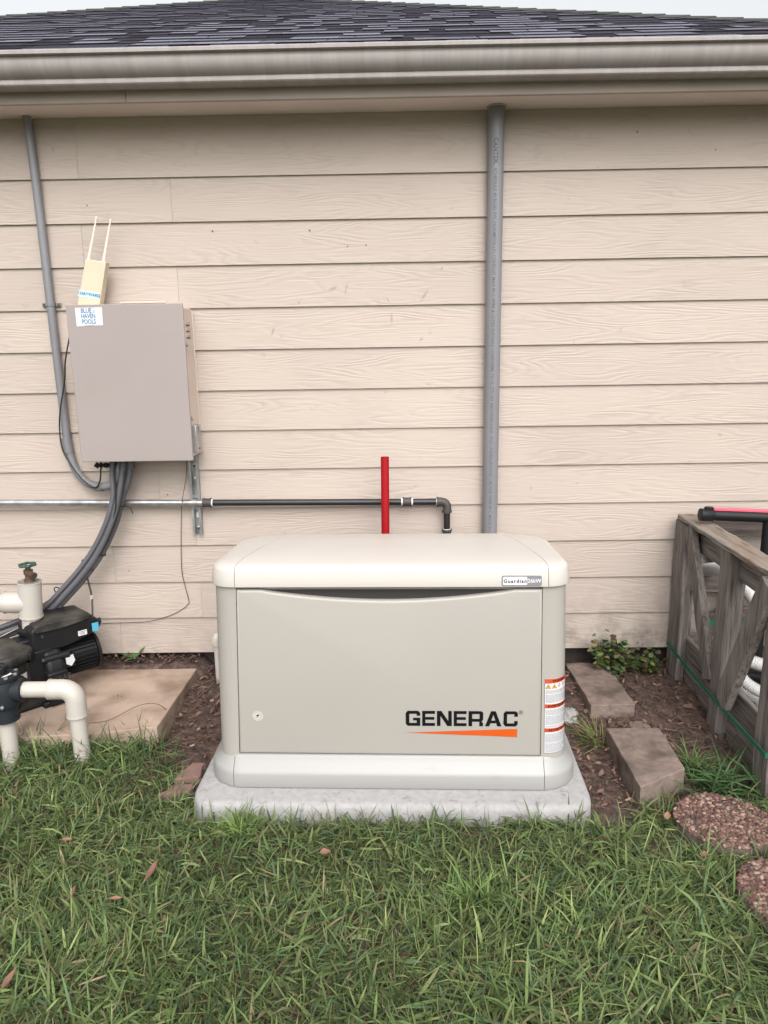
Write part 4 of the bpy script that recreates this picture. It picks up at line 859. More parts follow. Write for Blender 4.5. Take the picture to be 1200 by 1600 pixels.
# ribbed motor
b = BM(); tube(b, [(.255, 0, .185), (.445, 0, .185), (.455, 0, .185)], [.084, .084, .07], 30); pk('motor', b, M['bplast'])
for a in range(0, 360, 12):
    b = BM(); c_ = math.cos(R_(a)); s_ = math.sin(R_(a)); box(b, (.350, .090*c_, .185+.090*s_), (.180, .016, .0045), rot=(R_(a), 0, 0)); pk('cooling_rib', b, M['bplast'], smooth=0)
b = BM(); tube(b, [(.448, 0, .185), (.462, 0, .185), (.468, 0, .185)], [.098, .098, .085], 30); pk('fan_cover', b, M['bplast'])
# drive cover
side = [(.125, .285), (.125, .395), (.140, .412), (.33, .418), (.350, .398), (.445, .388), (.470, .370), (.474, .345), (.455, .325), (.40, .300), (.27, .272)]
b = BM(); Mx = Matrix(((1, 0, 0, 0), (0, 0, -1, 0), (0, 1, 0, 0), (0, 0, 0, 1)))
prism(b, side, -.098, .098, Mx); dc = pk('drive_cover', b, M['bplast'], bevel=.014, seg=3)
b = BM(); prism(b, [(x*.80+.045, z*.3+.300) for x, z in side], -.108, .108, Mx); obj('cover_rim', b, M['bplast2'], dc, bevel=.006)
b = BM(); tube(b, [(.466, -.05, .352), (.488, -.05, .352)], .014, 14); obj('cable_gland', b, M['bplast'], dc)
b = BM(); box(b, (.175, -.0995, .362), (.012, .004, .016)); obj('cover_hole', b, M['dark'], dc)
def side_label(u0, u1, z0, z1, yy, m, nm, par, sk=0): 
    b = BM(); b.faces.new([b.verts.new((u, yy, z)) for u, z in ((u0, z0), (u1, z0+sk), (u1, z1+sk), (u0, z1))]); return obj(nm, b, m, par, smooth=0)
l1_ = side_label(.345, .39, .318, .345, -.1092, M['white_print'], 'white_label', dc)
b = BM()
for k in range(3): box(b, (.367, -.1095, .339-k*.007), (.034-.006*k, .0004, .002))
obj('label_print', b, M['ink'], dc, smooth=0)
side_label(.418, .452, .322, .368, -.1092, M['blue2'], 'blue_label', dc, .0)
# labels and raised lettering on the pot and volute
def pot_pt(a, z, r=.1265): return Vector((r*math.cos(a), r*math.sin(a), z))
b = BM(); A_ = np.linspace(R_(-74), R_(-38), 8); r0 = .1262
lo = [b.verts.new(pot_pt(a, .135, r0)) for a in A_]; hi = [b.verts.new(pot_pt(a, .205, r0+.002)) for a in A_]
for k in range(7): b.faces.new((lo[k], lo[k+1], hi[k+1], hi[k]))
pl2 = pk('pot_label', b, M['white_print'])
b = BM(); lo = [b.verts.new(pot_pt(a, .135, r0+.0008)) for a in A_]; hi = [b.verts.new(pot_pt(a, .149, r0+.0012)) for a in A_]
for k in range(7): b.faces.new((lo[k], lo[k+1], hi[k+1], hi[k]))
obj('label_stripe', b, mat('royal_blue_print', (.05, .07, .42), .5), pl2)
b = BM(); add_mesh(b, text_mesh('TRISTAR', .036, off=.001), lambda v: Vector((.205+v.x, -.1615, .145+v.y+v.x*.12))); pk('raised_lettering', b, M['bplast2'], smooth=0)
shp = [(.266, .235), (.305, .240), (.312, .205), (.292, .180), (.268, .196)]
b = BM(); b.faces.new([b.verts.new((x, -.125, z)) for x, z in shp]); box(b, (.285, -.112, .21), (.05, .024, .07)); 
pk('shield_bracket', b, M['bplast'])
b = BM(); b.faces.new([b.verts.new((x-.002, -.1262, z)) for x, z in shp]); pk('shield_label', b, M['white_print'], smooth=0)
# discharge tee with hose bib
tx, ty = P(48, 940, -.365).x, -.365
tee = empty('pvc_tee', (tx, ty, .38), 'white plastic tee standing on the pump with a branch pipe leading off the picture', 'plastic pipe')
lean = Vector((P(46, 908, -.365).x-P(49, 975, -.365).x, 0, P(46, 908, -.365).z-P(49, 975, -.365).z)); bot = P(49.5, 973, -.365); top = P(46, 908, -.365)
dl_ = (top-bot).normalized()
b = BM(); tube(b, [bot-dl_*.03, bot+dl_*.045], .0385, 26); keep(obj('riser', b, M['pvc']), tee)
b = BM(); tube(b, [bot+dl_*.030, top], .0465, 28); tube(b, [bot+dl_*.092+Vector((0, 0, .0)), bot+dl_*.092+Vector((-.105, -.01, .004))], .0455, 26); box(b, bot+dl_*.092+Vector((-.02, 0, 0)), (.04, .06, .08)); keep(obj('tee_fitting', b, M['pvc'], smooth=45), tee)
b = BM(); ring(b, bot+dl_*.031, dl_, .0485, .006, 28); ring(b, top-dl_*.003, dl_, .0485, .006, 28); ring(b, bot+dl_*.092+Vector((-.104, -.01, .004)), (1, .1, 0), .0475, .006, 28); keep(obj('tee_rim', b, M['pvc']), tee)
b = BM(); q = bot+dl_*.092+Vector((-.09, -.009, .003)); tube(b, [q, q+Vector((-.30, -.03, -.015))], .0385, 24); keep(obj('branch_pipe', b, M['pvc']), tee)
b = BM(); ring(b, q+Vector((-.075, -.0075, -.003)), (1, .1, 0), .0395, .007, 24); keep(obj('black_band', b, M['bplast']), tee)
b = BM(); lathe(b, [(0, 0), (.055, 0), (.058, .006), (.058, .02), (.050, .026), (0, .026)], bot-dl_*.03-Vector((0, 0, .012)), 26); keep(obj('riser_collar', b, M['bplast']), tee)
bib = empty('hose_bib', top, 'old brass hose tap with green wheel handle on top of the white tee', 'tap')
b = BM(); lathe(b, [(0, -.002), (.022, -.002), (.022, .010), (.015, .012), (.015, .030), (.019, .032), (.019, .050), (.011, .053), (.011, .066), (0, .066)], top, 14); q = top+Vector((0, 0, .030)); tube(b, [q, q+Vector((.022, -.014, .004)), q+Vector((.034, -.024, .000))], [.013, .012, .015], 14); keep(obj('tap_body', b, M['brass'], smooth=40), bib)
b = BM(); tube(b, [q+Vector((.0345, -.0243, 0)), q+Vector((.0355, -.0252, 0))], .010, 12); keep(obj('tap_mouth', b, M['dark']), bib)
b = BM(); hz = top.z+.072; loopp = [Vector((top.x+(.030+.0028*math.cos(6*t))*math.cos(t), top.y+(.030+.0028*math.cos(6*t))*math.sin(t), hz)) for t in np.linspace(0, 2*math.pi, 49)]; tube(b, loopp, .0055, 8, cap=False)
for k in range(3): t = k*2*math.pi/3+.4; tube(b, [Vector((top.x, top.y, hz-.006)), Vector((top.x+.029*math.cos(t), top.y+.029*math.sin(t), hz))], .004, 8)
keep(obj('wheel_handle', b, M['greenp'], smooth=50), bib)

# small white stub pipe behind the generator's left end
b = BM(); q = P(338, 1002, -.10); tube(b, [(q.x, -.10, -.03), (q.x, -.10, q.z-.02), (q.x, -.10, q.z-.018), (q.x, -.10, q.z+.010), (q.x+.006, -.10, q.z+.03), (q.x+.014, -.10, q.z+.038)], [.0135, .0135, .021, .024, .018, .006], 16)
tag(obj('stub_pipe', b, M['pvc']), 'short white pipe stub rising beside the wall, behind the generator end', 'plastic pipe')

# ---------------------------------------------------------------- wooden crate with hoses
KX = 1.30; kf = lambda Y: -3.333+(Y+3.333)*KX/1.33; kz = lambda z: 1.58+(z-1.58)*KX/1.33
crate = empty('wooden_crate', (KX, -.45, 0), 'weathered grey timber crate with diagonal braces holding white pool hoses', 'crate')
def wk(name, b, m, **k): return keep(obj(name, b, m, bevel=k.pop('bevel', .0035), **k), crate)
def rough_beam(p0, p1, wd, th, nrm, jag=.004):
    b = BM(); p0, p1 = Vector(p0), Vector(p1); n = max(4, int((p1-p0).length/.06)); d = (p1-p0).normalized(); nn = Vector(nrm); nn = (nn-d*nn.dot(d)).normalized(); s = nn.cross(d); loops = []
    for i in range(n+1):
        p = p0.lerp(p1, i/n); L = []
        for a, c in ((-1, -1), (1, -1), (1, 1), (-1, 1)):
            q = p+s*a*wd/2+nn*c*th/2; L.append(q+Vector((noise.noise(q*11), noise.noise(q*11+Vector((5, 0, 0))), noise.noise(q*11+Vector((0, 9, 0)))))*jag)
        loops.append(L)
    loft(b, loops); return b
yF, yM, yN = kf(-.032), kf(-.483), kf(-.895)
TH = .038
top_z = kz(.80)
for y, wd, tk in ((yF, .105, TH), (yM, .085, .07), (yN, .10, TH)):
    wk('post', rough_beam((KX+tk/2, y, -.02), (KX+tk/2, y, top_z-.012), wd, tk, (1, 0, 0), .006), M['wood_v'])
# top board lies flat, side rail stands below it
wk('top_board', rough_beam((KX+.042, yF+.05, top_z+.008), (KX+.046, yN-.10, top_z-.018), .095, .020, (0, 0, 1), .009), M['wood_top'])
wk('side_rail', rough_beam((KX+.052, yF+.045, top_z-.062), (KX+.052, yN-.06, top_z-.085), .105, .022, (1, 0, 0)), M['wood_y'])
wk('brace', rough_beam(tuple(Vector((KX+.012, kf(-.105), kz(.79)))), (KX+.012, kf(-.415), kz(.19)), .075, .030, (1, 0, 0)), M['wood_v'])
wk('brace', rough_beam((KX-.006, kf(-.86), kz(.76)), (KX-.006, kf(-.585), kz(.175)), .088, .034, (1, 0, 0)), M['wood_v'])
wk('bottom_rail', rough_beam((KX+.050, yF+.04, .235), (KX+.050, yN-.05, .205), .085, .022, (1, 0, 0)), M['wood_y'])
wk('kick_board', rough_beam((KX+.052, yF+.04, .095), (KX+.052, yN-.05, .082), .165, .020, (1, 0, 0)), M['wood_y'])
# back frame along the wall
X2 = 2.25
for x in (KX+.045, 1.86, X2): wk('back_post', rough_beam((x, -.055, -.02), (x, -.055, top_z-.01), .09, TH, (0, -1, 0)), M['wood_v'])
wk('back_top_rail', rough_beam((KX+.06, -.085, top_z-.035), (X2, -.085, top_z-.035), .095, .022, (0, -1, 0)), M['wood_x'])
wk('back_mid_rail', rough_beam((KX+.04, -.085, kz(.50)), (X2, -.085, kz(.48)), .10, .022, (0, -1, 0)), M['wood_x'])
wk('back_bottom_rail', rough_beam((KX+.04, -.085, .20), (X2, -.085, .20), .12, .022, (0, -1, 0)), M['wood_x'])
wk('back_brace', rough_beam((KX+.14, -.060, .74), (1.76, -.060, .22), .08, .024, (0, -1, 0)), M['wood_x'])
wk('back_brace', rough_beam((1.50, -.108, .42), (1.95, -.108, .10), .09, .024, (0, -1, 0)), M['wood_x'])
# far side and front of the crate, beyond the picture edge
for x in (1.78, X2): wk('post', rough_beam((x, yN, -.02), (x, yN, top_z-.012), .09, TH, (0, -1, 0)), M['wood_v'])
wk('front_rail', rough_beam((KX+.05, yN-.03, .72), (X2, yN-.03, .72), .10, .022, (0, -1, 0)), M['wood_x'])
wk('front_rail', rough_beam((KX+.05, yN-.03, .12), (X2, yN-.03, .12), .14, .022, (0, -1, 0)), M['wood_x'])
wk('side_rail', rough_beam((X2, yF, .72), (X2, yN, .72), .10, .022, (1, 0, 0)), M['wood_y'])
# green strap round it
strap_pts = [Vector((KX+.3, .004-.03, .20)), Vector((KX-.004, yF+.052, kz(.180))), Vector((KX-.024, kf(-.48), kz(.150))), Vector((KX-.028, yN-.085, kz(.172))), Vector((KX+.3, yN-.09, .16)), Vector((X2+.03, yN-.09, .16))]
b = BM(); sp_ = strap_pts[1:4]; sp_ = [sp_[0].lerp(sp_[2], t)+Vector((-.002, 0, -.012*math.sin(math.pi*t))) for t in np.linspace(0, 1, 10)]
for i in range(len(sp_)-1): beam(b, sp_[i], sp_[i+1], .017, .0022, nrm=(1, 0, 0))
beam(b, sp_[-1], strap_pts[4], .017, .0022, nrm=(0, 1, 0)); beam(b, sp_[0], Vector((KX+.02, -.002-.02, .182)), .017, .0022, nrm=(0, 1, 0))
tag(obj('green_strap', b, M['strap'], smooth=30), 'flat green strap stretched round the base of the wooden crate', 'strap')
b = BM(); beam(b, (KX+.10, -.118, .335), (X2, -.118, .32), .026, .003, nrm=(0, 1, 0)); tag(obj('green_strap', b, M['strap']), 'green strap glimpsed inside the crate along its back frame', 'strap')
# corrugated hoses
def hose(pts, r, label, pitch=.0085):
    pp = resample(smooth_path(pts, 14), pitch/4); rad = [r*(1.0 if (i % 4) in (0, 1) else .86) for i in range(len(pp))]
    b = BM(); tube(b, pp, rad, 16); tag(obj('pool_hose', b, M['hose'], smooth=70), label, 'hose', 'white corrugated pool hoses in the crate')
V3 = Vector
hp = [PX(px, py, X) for px, py, X in ((1235, 1010, 1.50), (1200, 968, 1.47), (1170, 925, 1.44), (1143, 897, 1.43), (1118, 889, 1.43), (1098, 893, 1.44), (1086, 908, 1.45), (1078, 935, 1.45), (1074, 970, 1.44), (1077, 1005, 1.43), (1088, 1035, 1.43), (1106, 1062, 1.44), (1130, 1082, 1.48))]
hose(hp, .029, 'white corrugated hose arching over and dropping behind the crate corner post')
h2 = [PX(1148, 1070, 1.55), PX(1175, 1090, 1.58), PX(1215, 1118, 1.62)]
hose([h2[0]+V3((.02, .10, -.02)), h2[0], h2[1], h2[2], h2[2]+V3((.1, -.15, 0))], .031, 'white corrugated hose end low inside the crate, lying in front')
h3 = [P(1152, 1050, -.40), P(1175, 1078, -.46), P(1215, 1100, -.5)]
hose([P(1148, 1028, -.30), h3[0]+V3((0, 0, 0)), h3[1]+V3((.02, 0, 0)), h3[2]+V3((.1, 0, 0))], .026, 'second white corrugated hose behind the low one in the crate')
hose([V3((1.46, -.30, .26)), V3((1.50, -.33, .25)), V3((1.56, -.36, .24)), V3((1.70, -.40, .2))], .030, 'short piece of white corrugated hose seen between the crate braces')
b = BM(); tube(b, smooth_path([V3((1.50, -.25, .145)), V3((1.65, -.3, .15)), V3((2.0, -.35, .15))], 6), .04, 18); tag(obj('black_tube', b, M['bplast']), 'thick black tube lying on the floor of the crate', 'tube')
# black T handle with pink strip resting on the crate
th = empty('pipe_handle', P(1195, 806, -.22), 'black T shaped pipe handle with a pink strip, resting over the crate top', 'handle')
a0, a1 = P(1094, 804, -.25), P(1196, 808, -.25); dd = (a1-a0).normalized()
b = BM(); tube(b, [a0+dd*.03, a1+dd*.35], .0235, 22); keep(obj('cross_tube', b, M['bplast']), th)
b = BM(); tube(b, [a0-dd*.002, a0, a0+dd*.052, a0+dd*.055], [.023, .0275, .0275, .025], 22); ring(b, a0+dd*.035+V3((0, 0, .012)), (0, 0, 1), .018, .045, 16); keep(obj('end_cap', b, M['bplast'], smooth=40), th)
b = BM(); q = a1+dd*.016; tube(b, [q, V3((q.x+.006, q.y, .06))], .0235, 20); keep(obj('upright_tube', b, M['bplast']), th)
b = BM(); beam(b, a0+dd*.055+V3((0, .004, .026)), a1+dd*.34+V3((0, .004, .026)), .026, .012, nrm=(0, 0, 1)); keep(obj('pink_strip', b, M['pink'], bevel=.003), th)

# ---------------------------------------------------------------- plants, litter, grass
def mesh_tinted(name, V, F, C, m, smooth=0):
    me = bpy.data.meshes.new(name); V = np.asarray(V, dtype=np.float32); me.vertices.add(len(V)); me.vertices.foreach_set('co', V.ravel())
    F = np.asarray(F, dtype=np.int32); nf, k = F.shape; me.loops.add(nf*k); me.loops.foreach_set('vertex_index', F.ravel()); me.polygons.add(nf); me.polygons.foreach_set('loop_start', np.arange(0, nf*k, k, dtype=np.int32))
    if smooth: me.polygons.foreach_set('use_smooth', np.ones(nf, dtype=bool))
    me.update(calc_edges=True)
    at = me.color_attributes.new('tint', 'FLOAT_COLOR', 'POINT'); C = np.c_[np.asarray(C, dtype=np.float32), np.ones(len(V), dtype=np.float32)].astype(np.float32); at.data.foreach_set('color', C.ravel())
    me.materials.append(m); return me

def blades(roots, L, W, az, el, bend, col, tipcol, roll=None):
    n = len(L); T = np.array([0, .3, .62, 1.0]); ww = np.array([.72, 1.0, .82, .04])
    pos = np.zeros((n, 4, 3)); pos[:, 0] = roots; ang = el.copy(); dx, dy = np.cos(az), np.sin(az)
    mid = []
    for i in range(1, 4):
        st = (T[i]-T[i-1])*L; ang_i = ang-bend*(T[i]+T[i-1])/2
        pos[:, i, 0] = pos[:, i-1, 0]+dx*np.cos(ang_i)*st; pos[:, i, 1] = pos[:, i-1, 1]+dy*np.cos(ang_i)*st; pos[:, i, 2] = pos[:, i-1, 2]+np.sin(ang_i)*st
    pos[:, :, 2] = np.maximum(pos[:, :, 2], roots[:, None, 2]+.002)
    r = rng.uniform(-.9, .9, n) if roll is None else roll
    side = np.stack([-dy*np.cos(r), dx*np.cos(r), np.sin(r)], 1)
    V = np.zeros((n, 8, 3))
    for i in range(4):
        V[:, 2*i] = pos[:, i]-side*(W*ww[i]/2)[:, None]; V[:, 2*i+1] = pos[:, i]+side*(W*ww[i]/2)[:, None]
    b_ = np.arange(n)[:, None]*8
    F = np.concatenate([b_+np.array([2*i, 2*i+1, 2*i+3, 2*i+2]) for i in range(3)], 0)
    C = np.zeros((n, 8, 3)); 
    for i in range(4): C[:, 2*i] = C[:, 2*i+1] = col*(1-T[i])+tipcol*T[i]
    return V.reshape(-1, 3), F, C.reshape(-1, 3)

def pad_mask(x, y):   # inside generator pad footprint
    dx, dy = x-.03, y+1.0; c, s = math.cos(-PHI), math.sin(-PHI); u, v = dx*c-dy*s, dx*s+dy*c
    return (u > -.745) & (u < .65) & (v > -.142) & (v < .8)
def noise2(x, y, f, seed):
    r = np.random.default_rng(seed); out = np.zeros_like(x)
    for k in range(7):
        a = r.uniform(0, 6.28); ff = f*r.uniform(.5, 1.7); out += np.sin((x*np.cos(a)+y*np.sin(a))*ff+r.uniform(0, 6.28))
    return out/7*1.6
def lawn_density(x, y):
    n1 = noise2(x, y, 9, 3); edge = np.where(x < -.945, -.70-.03*(x < -1.4), np.where(x < -.72, -.62-(x+.945)*1.5, -1.10)); edge = np.where(x > .66, -1.13+.10*(x > .80), edge)
    edge = np.where(x > .99, -1.0, edge)
    d = np.clip((edge+.05*n1-y)/.07, 0, 1)
    d = np.where((x > -.985) & (x < -.70), d*np.clip(.38+(-y-.62)*1.1, 0, 1), d)
    for cx_, cy_, rx_ in ((1.085, -1.160, .160), (1.145, -1.50, .168)): d = np.where(np.hypot(x-cx_, y-cy_) < rx_, 0, d)
    d = np.where(np.hypot((x-.88)/1.3, y+1.23) < .07, d*.4, d); d = np.where(np.hypot(x-.28, y+1.20) < .07, d*.45, d); d = np.where(np.hypot((x+.12)/1.6, y+1.56) < .04, d*.5, d)
    d = np.where((x > .849) & (x < 1.06) & (y > -1.03+(x-.849)*.5), 0, d)
    d = np.where(pad_mask(x, y), 0, d); d = np.where((x > KX-.02) & (y > yN-.1), d*.15, d)
    return d
def scatter(n, x0, x1, y0, y1):
    x = rng.uniform(x0, x1, n); y = rng.uniform(y0, y1, n); k = rng.random(n) < lawn_density(x, y); return x[k], y[k]
def ghn(x, y): return np.array([gh(a, b_) for a, b_ in zip(x, y)])
def make_lawn(name, n, area, wscale, lscale):
    x, y = scatter(n, *area); m = len(x)
    patch = noise2(x, y, 5, 21); p2 = noise2(x, y, 16, 8)
    L = rng.gamma(6, .0088, m)*lscale*(1+.22*patch)+.016; npd = ((y > -1.24) & (x > -.75) & (x < .68)); L = np.where(npd, np.clip(L*1.35, 0, .105), L); near = np.clip((y+.86)/.12, 0, 1)*(x < -.9)*(x > -2); L = np.clip(L*(1+.8*near), .02, .15+.05*near)
    W = rng.gamma(4.5, .00102, m).clip(.0018, .0095)*wscale
    az = rng.uniform(0, 2*math.pi, m)+.0; az = np.where(rng.random(m) < .15, noise2(x, y, 7, 33)*3.5, az)
    el = np.where(rng.random(m) < .52, rng.uniform(.0, .5, m), rng.uniform(.3, 1.35, m)); bend = np.where(rng.random(m) < .5, rng.uniform(-.2, .6, m), rng.uniform(.5, 2.0, m))
    z = ghn(x, y)+rng.uniform(0, .030, m)*(rng.random(m) < .7)
    base = np.array([.116, .163, .058]); g = rng.uniform(.5, 1.45, m)[:, None]*(1+.2*patch[:, None])
    col = base*g; 
    yel = (rng.random(m) < .20+.12*p2)[:, None]; col = np.where(yel, np.array([.185, .22, .085])*g, col)
    blu = (rng.random(m) < .22)[:, None]; col = np.where(blu, np.array([.078, .125, .058])*g, col)
    dry = (rng.random(m) < .045)[:, None]; col = np.where(dry, np.array([.22, .175, .10])*g, col)
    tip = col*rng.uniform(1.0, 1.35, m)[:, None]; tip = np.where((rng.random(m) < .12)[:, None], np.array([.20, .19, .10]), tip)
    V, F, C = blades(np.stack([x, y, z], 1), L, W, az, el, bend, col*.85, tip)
    return V, F, C
Vs, Fs, Cs = [], [], []; off = 0
def addb(t):
    global off
    V, F, C = t; Vs.append(V); Fs.append(F+off); Cs.append(C); off += len(V)
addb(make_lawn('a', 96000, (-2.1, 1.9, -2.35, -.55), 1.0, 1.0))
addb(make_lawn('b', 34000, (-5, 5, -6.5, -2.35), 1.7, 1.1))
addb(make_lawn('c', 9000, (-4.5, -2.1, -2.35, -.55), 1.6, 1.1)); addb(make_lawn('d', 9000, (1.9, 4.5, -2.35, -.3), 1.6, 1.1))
# dead thatch lying between the blades
x, y = scatter(24000, -2.1, 1.6, -2.35, -.5); m_ = len(x)
g = rng.uniform(.6, 1.3, m_)[:, None]; addb(blades(np.stack([x, y, ghn(x, y)+.004], 1), rng.uniform(.02, .07, m_), rng.uniform(.0018, .0034, m_), rng.uniform(0, 6.28, m_), rng.uniform(0, .4, m_), rng.uniform(0, .5, m_), np.array([.12, .095, .055])*g, np.array([.18, .145, .085])*g))
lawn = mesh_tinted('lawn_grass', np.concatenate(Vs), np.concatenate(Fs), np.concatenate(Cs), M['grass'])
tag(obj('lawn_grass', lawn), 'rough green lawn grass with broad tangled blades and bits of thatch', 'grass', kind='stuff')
# long tufts
def tuft(c, n, spread, L, lab, col=(.045, .085, .030), az0=None, azw=math.pi, W=.006, name='grass_tuft', el0=.5):
    x = c[0]+rng.normal(0, spread, n); y = c[1]+rng.normal(0, spread*.6, n); az = rng.uniform(0, 2*math.pi, n) if az0 is None else rng.normal(az0, azw, n); g = rng.uniform(.6, 1.5, n)[:, None]
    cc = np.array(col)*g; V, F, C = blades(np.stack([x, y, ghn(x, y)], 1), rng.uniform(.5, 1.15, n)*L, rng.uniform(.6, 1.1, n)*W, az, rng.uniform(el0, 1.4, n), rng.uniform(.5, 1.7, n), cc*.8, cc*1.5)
    tag(obj(name, mesh_tinted(name, V, F, C, M['grass'])), lab, 'grass tuft')
tuft((.815, -.63), 70, .022, .17, 'spiky yellowish grass tuft growing between the pad and the brown blocks', (.14, .155, .055), math.pi*.85, .8, .0042, el0=.35)
tuft((1.20, -.93), 190, .075, .20, 'long dark green grass in front of the wooden crate, near the pebble stone', (.05, .095, .035), W=.0068)
tuft((1.12, -.82), 60, .018, .16, 'upright green grass clump between the second block and the crate', (.095, .14, .05), W=.006, el0=1.1)
tuft((-1.02, -.70), 170, .085, .17, 'long dark grass leaning over the near corner of the concrete slab', (.045, .08, .030), math.pi*.9, 1.2, .0050, el0=.3)
tuft((-1.42, -.73), 150, .085, .16, 'long dark grass along the slab edge around the white pipe legs', (.055, .10, .034), W=.0050)
tuft((-1.17, -.76), 70, .05, .15, 'deep green grass clump at the foot of the white downpipe', (.06, .11, .036), W=.0055)
tuft((.93, -1.04), 60, .05, .10, 'light green weeds against the front of the second brown block', (.13, .15, .055), W=.004)
tuft((-.52, -1.20), 90, .035, .13, 'upright tuft of brighter grass before the pad near its left corner', (.11, .165, .045), W=.0052, el0=1.0)
tuft((.22, -1.50), 70, .02, .15, 'tall upright clump standing out of the middle of the lawn', (.10, .155, .045), W=.007, el0=1.05)

# leaf litter and bark on the bare soil
def litter_density(x, y):
    d = np.zeros_like(x); n1 = noise2(x, y, 10, 5)
    d = np.where((x > .66) & (x < KX+.9) & (y > -1.05), .75+.4*n1, d); d = np.where((x > -.98) & (x < -.60) & (y > -1.0), .65+.4*n1, d)
    d = np.where((y > -.075) & (x < -.6), 2.4, d); d = np.where((y > -.34) & (x > -.6) & (x < .8), .5, d)
    d = np.where((x > .828) & (x < 1.02) & (y > -.455), .0, d); d = np.where((x > .849) & (x < 1.055) & (y < -.626) & (y > -1.03+(x-.849)*.5), 0, d)
    d = np.where((x < -.945) & (y < -.085), .006, d); d = np.where(pad_mask(x, y), 0, d); return d
x = rng.uniform(-2.4, 2.2, 42000); y = rng.uniform(-1.1, -.012, 42000); k_ = rng.random(42000) < litter_density(x, y)*.5; x, y = x[k_], y[k_]; m_ = len(x)
L = rng.uniform(.008, .045, m_)*rng.uniform(.5, 1, m_); W = L*rng.uniform(.12, .5, m_); az = rng.uniform(0, 6.28, m_); tl = rng.normal(0, .35, m_); rl = rng.normal(0, .45, m_)
onslab = (x < -.945); zb = np.where(onslab, SZ+.010, ghn(x, y)+.003)+rng.uniform(0, .016, m_)+rng.uniform(0, .030, m_)*((y > -.085) & (x < -.6))
d1 = np.stack([np.cos(az)*np.cos(tl), np.sin(az)*np.cos(tl), np.sin(tl)], 1); d2 = np.stack([-np.sin(az)*np.cos(rl), np.cos(az)*np.cos(rl), np.sin(rl)], 1); c = np.stack([x, y, zb+np.abs(np.sin(tl))*L*.4+np.abs(np.sin(rl))*W*.4], 1)
V = np.zeros((m_, 6, 3)); up_ = np.array([0, 0, 1.0])
for i, (a, b_, h) in enumerate(((-.5, 0, 0), (-.2, -.5, .12), (.28, -.42, .1), (.5, .03, -.05), (.22, .5, .1), (-.25, .4, .12))): V[:, i] = c+d1*(a*L)[:, None]+d2*(b_*W)[:, None]+up_*(h*W*rng.uniform(-1, 1.6, m_))[:, None]
pal = np.array([(.10, .058, .048), (.15, .085, .065), (.20, .12, .088), (.07, .045, .04), (.25, .165, .12), (.125, .08, .07), (.33, .23, .165), (.05, .034, .03)]); ci = pal[rng.choice(8, m_, p=[.2, .18, .12, .18, .06, .14, .03, .09])]*rng.uniform(.7, 1.3, m_)[:, None]
F = (np.arange(m_)[:, None]*6+np.array([0, 1, 2, 3, 4, 5])).reshape(-1, 6)
tag(obj('leaf_litter', mesh_tinted('leaf_litter', V.reshape(-1, 3), F, np.repeat(ci, 6, 0), M['litter'])), 'brown dead leaves and bark chips covering the bare soil by the wall', 'leaf litter', kind='stuff')
# twigs and dead stems
b = BM(); r = random.Random(5)
for i in range(170):
    if r.random() < .55: x, y = r.uniform(.66, 1.32), r.uniform(-1.05, -.05)
    else: x, y = r.uniform(-1.0, -.66), r.uniform(-.95, -.06)
    if pad_mask(np.array(x), np.array(y)) or (.82 < x < 1.06 and (y > -.46 or -1.0 < y < -.62)): continue
    a = r.uniform(0, 6.28); l = r.uniform(.03, .12); p = V3((x, y, gh(x, y)+.012)); q = p+V3((math.cos(a)*l, math.sin(a)*l, r.uniform(-.005, .03))); tube(b, [p, (p+q)/2+V3((r.uniform(-.01, .01), r.uniform(-.01, .01), r.uniform(0, .012))), q], r.uniform(.0008, .002), 5)
tag(obj('twigs', b, M['stick']), 'thin dry twigs and stems strewn over the mulch', 'twigs', kind='stuff')
b = BM(); tube(b, smooth_path([P(128, 1131, -.60), PZ(170, 1125, SZ+.01), PZ(215, 1103, SZ+.03), PZ(245, 1100, SZ+.05), PZ(265, 1115, .09), PZ(278, 1135, .03)], 6), .0016, 5); tag(obj('dry_vine', b, M['stick']), 'thin curved dry runner lying over the slab corner', 'vine')
# single fallen leaves in the lawn
def leaf_obj(p, L, W, az, tilt, lab, curl=.25):
    b = BM(); n = 7; rows = []
    for i in range(n):
        t = i/(n-1); w_ = W*math.sin(math.pi*min(.98, max(.03, t**.85)))*.5; zc = curl*L*(t-.5)**2
        rows.append([b.verts.new((L*(t-.5), -w_, zc+w_*.4)), b.verts.new((L*(t-.5), 0, zc)), b.verts.new((L*(t-.5), w_, zc+w_*.4))])
    for i in range(n-1):
        for k in range(2): b.faces.new((rows[i][k], rows[i][k+1], rows[i+1][k+1], rows[i+1][k]))
    tube(b, [V3((-L*.5, 0, curl*L*.25)), V3((-L*.68, 0, curl*L*.3))], .0009, 5)
    o = obj('fallen_leaf', b, M['leafdry'], smooth=60); o.location = p; o.rotation_euler = (random.uniform(-.3, .3), tilt, az); return tag(o, lab, 'leaf')
leaf_obj(PZ(238, 1360, .075), .075, .024, 1.35, -.25, 'pinkish brown pointed leaf standing out on the grass left of the pad')
leaf_obj(PZ(181, 1404, .07), .036, .014, .1, 0, 'small reddish leaf lying flat in the grass below the largest leaf')
leaf_obj(PZ(112, 1395, .06), .048, .016, 1.5, -.2, 'brown leaf half sunk between grass blades beside the tall blades')
leaf_obj(PZ(14, 1530, .07), .055, .018, 1.3, -.3, 'orange brown leaf low in the lawn at the picture corner')
leaf_obj(PZ(105, 1312, .055), .034, .016, .0, 0, 'small brown leaf in the grass in front of the white pipe legs')
leaf_obj(PZ(508, 1332, .06), .034, .026, .2, 0, 'rusty leaf in the grass just in front of the pad middle')
leaf_obj(PZ(20, 1240, .05), .034, .016, .3, 0, 'pale tan leaf beside the left white pipe leg')
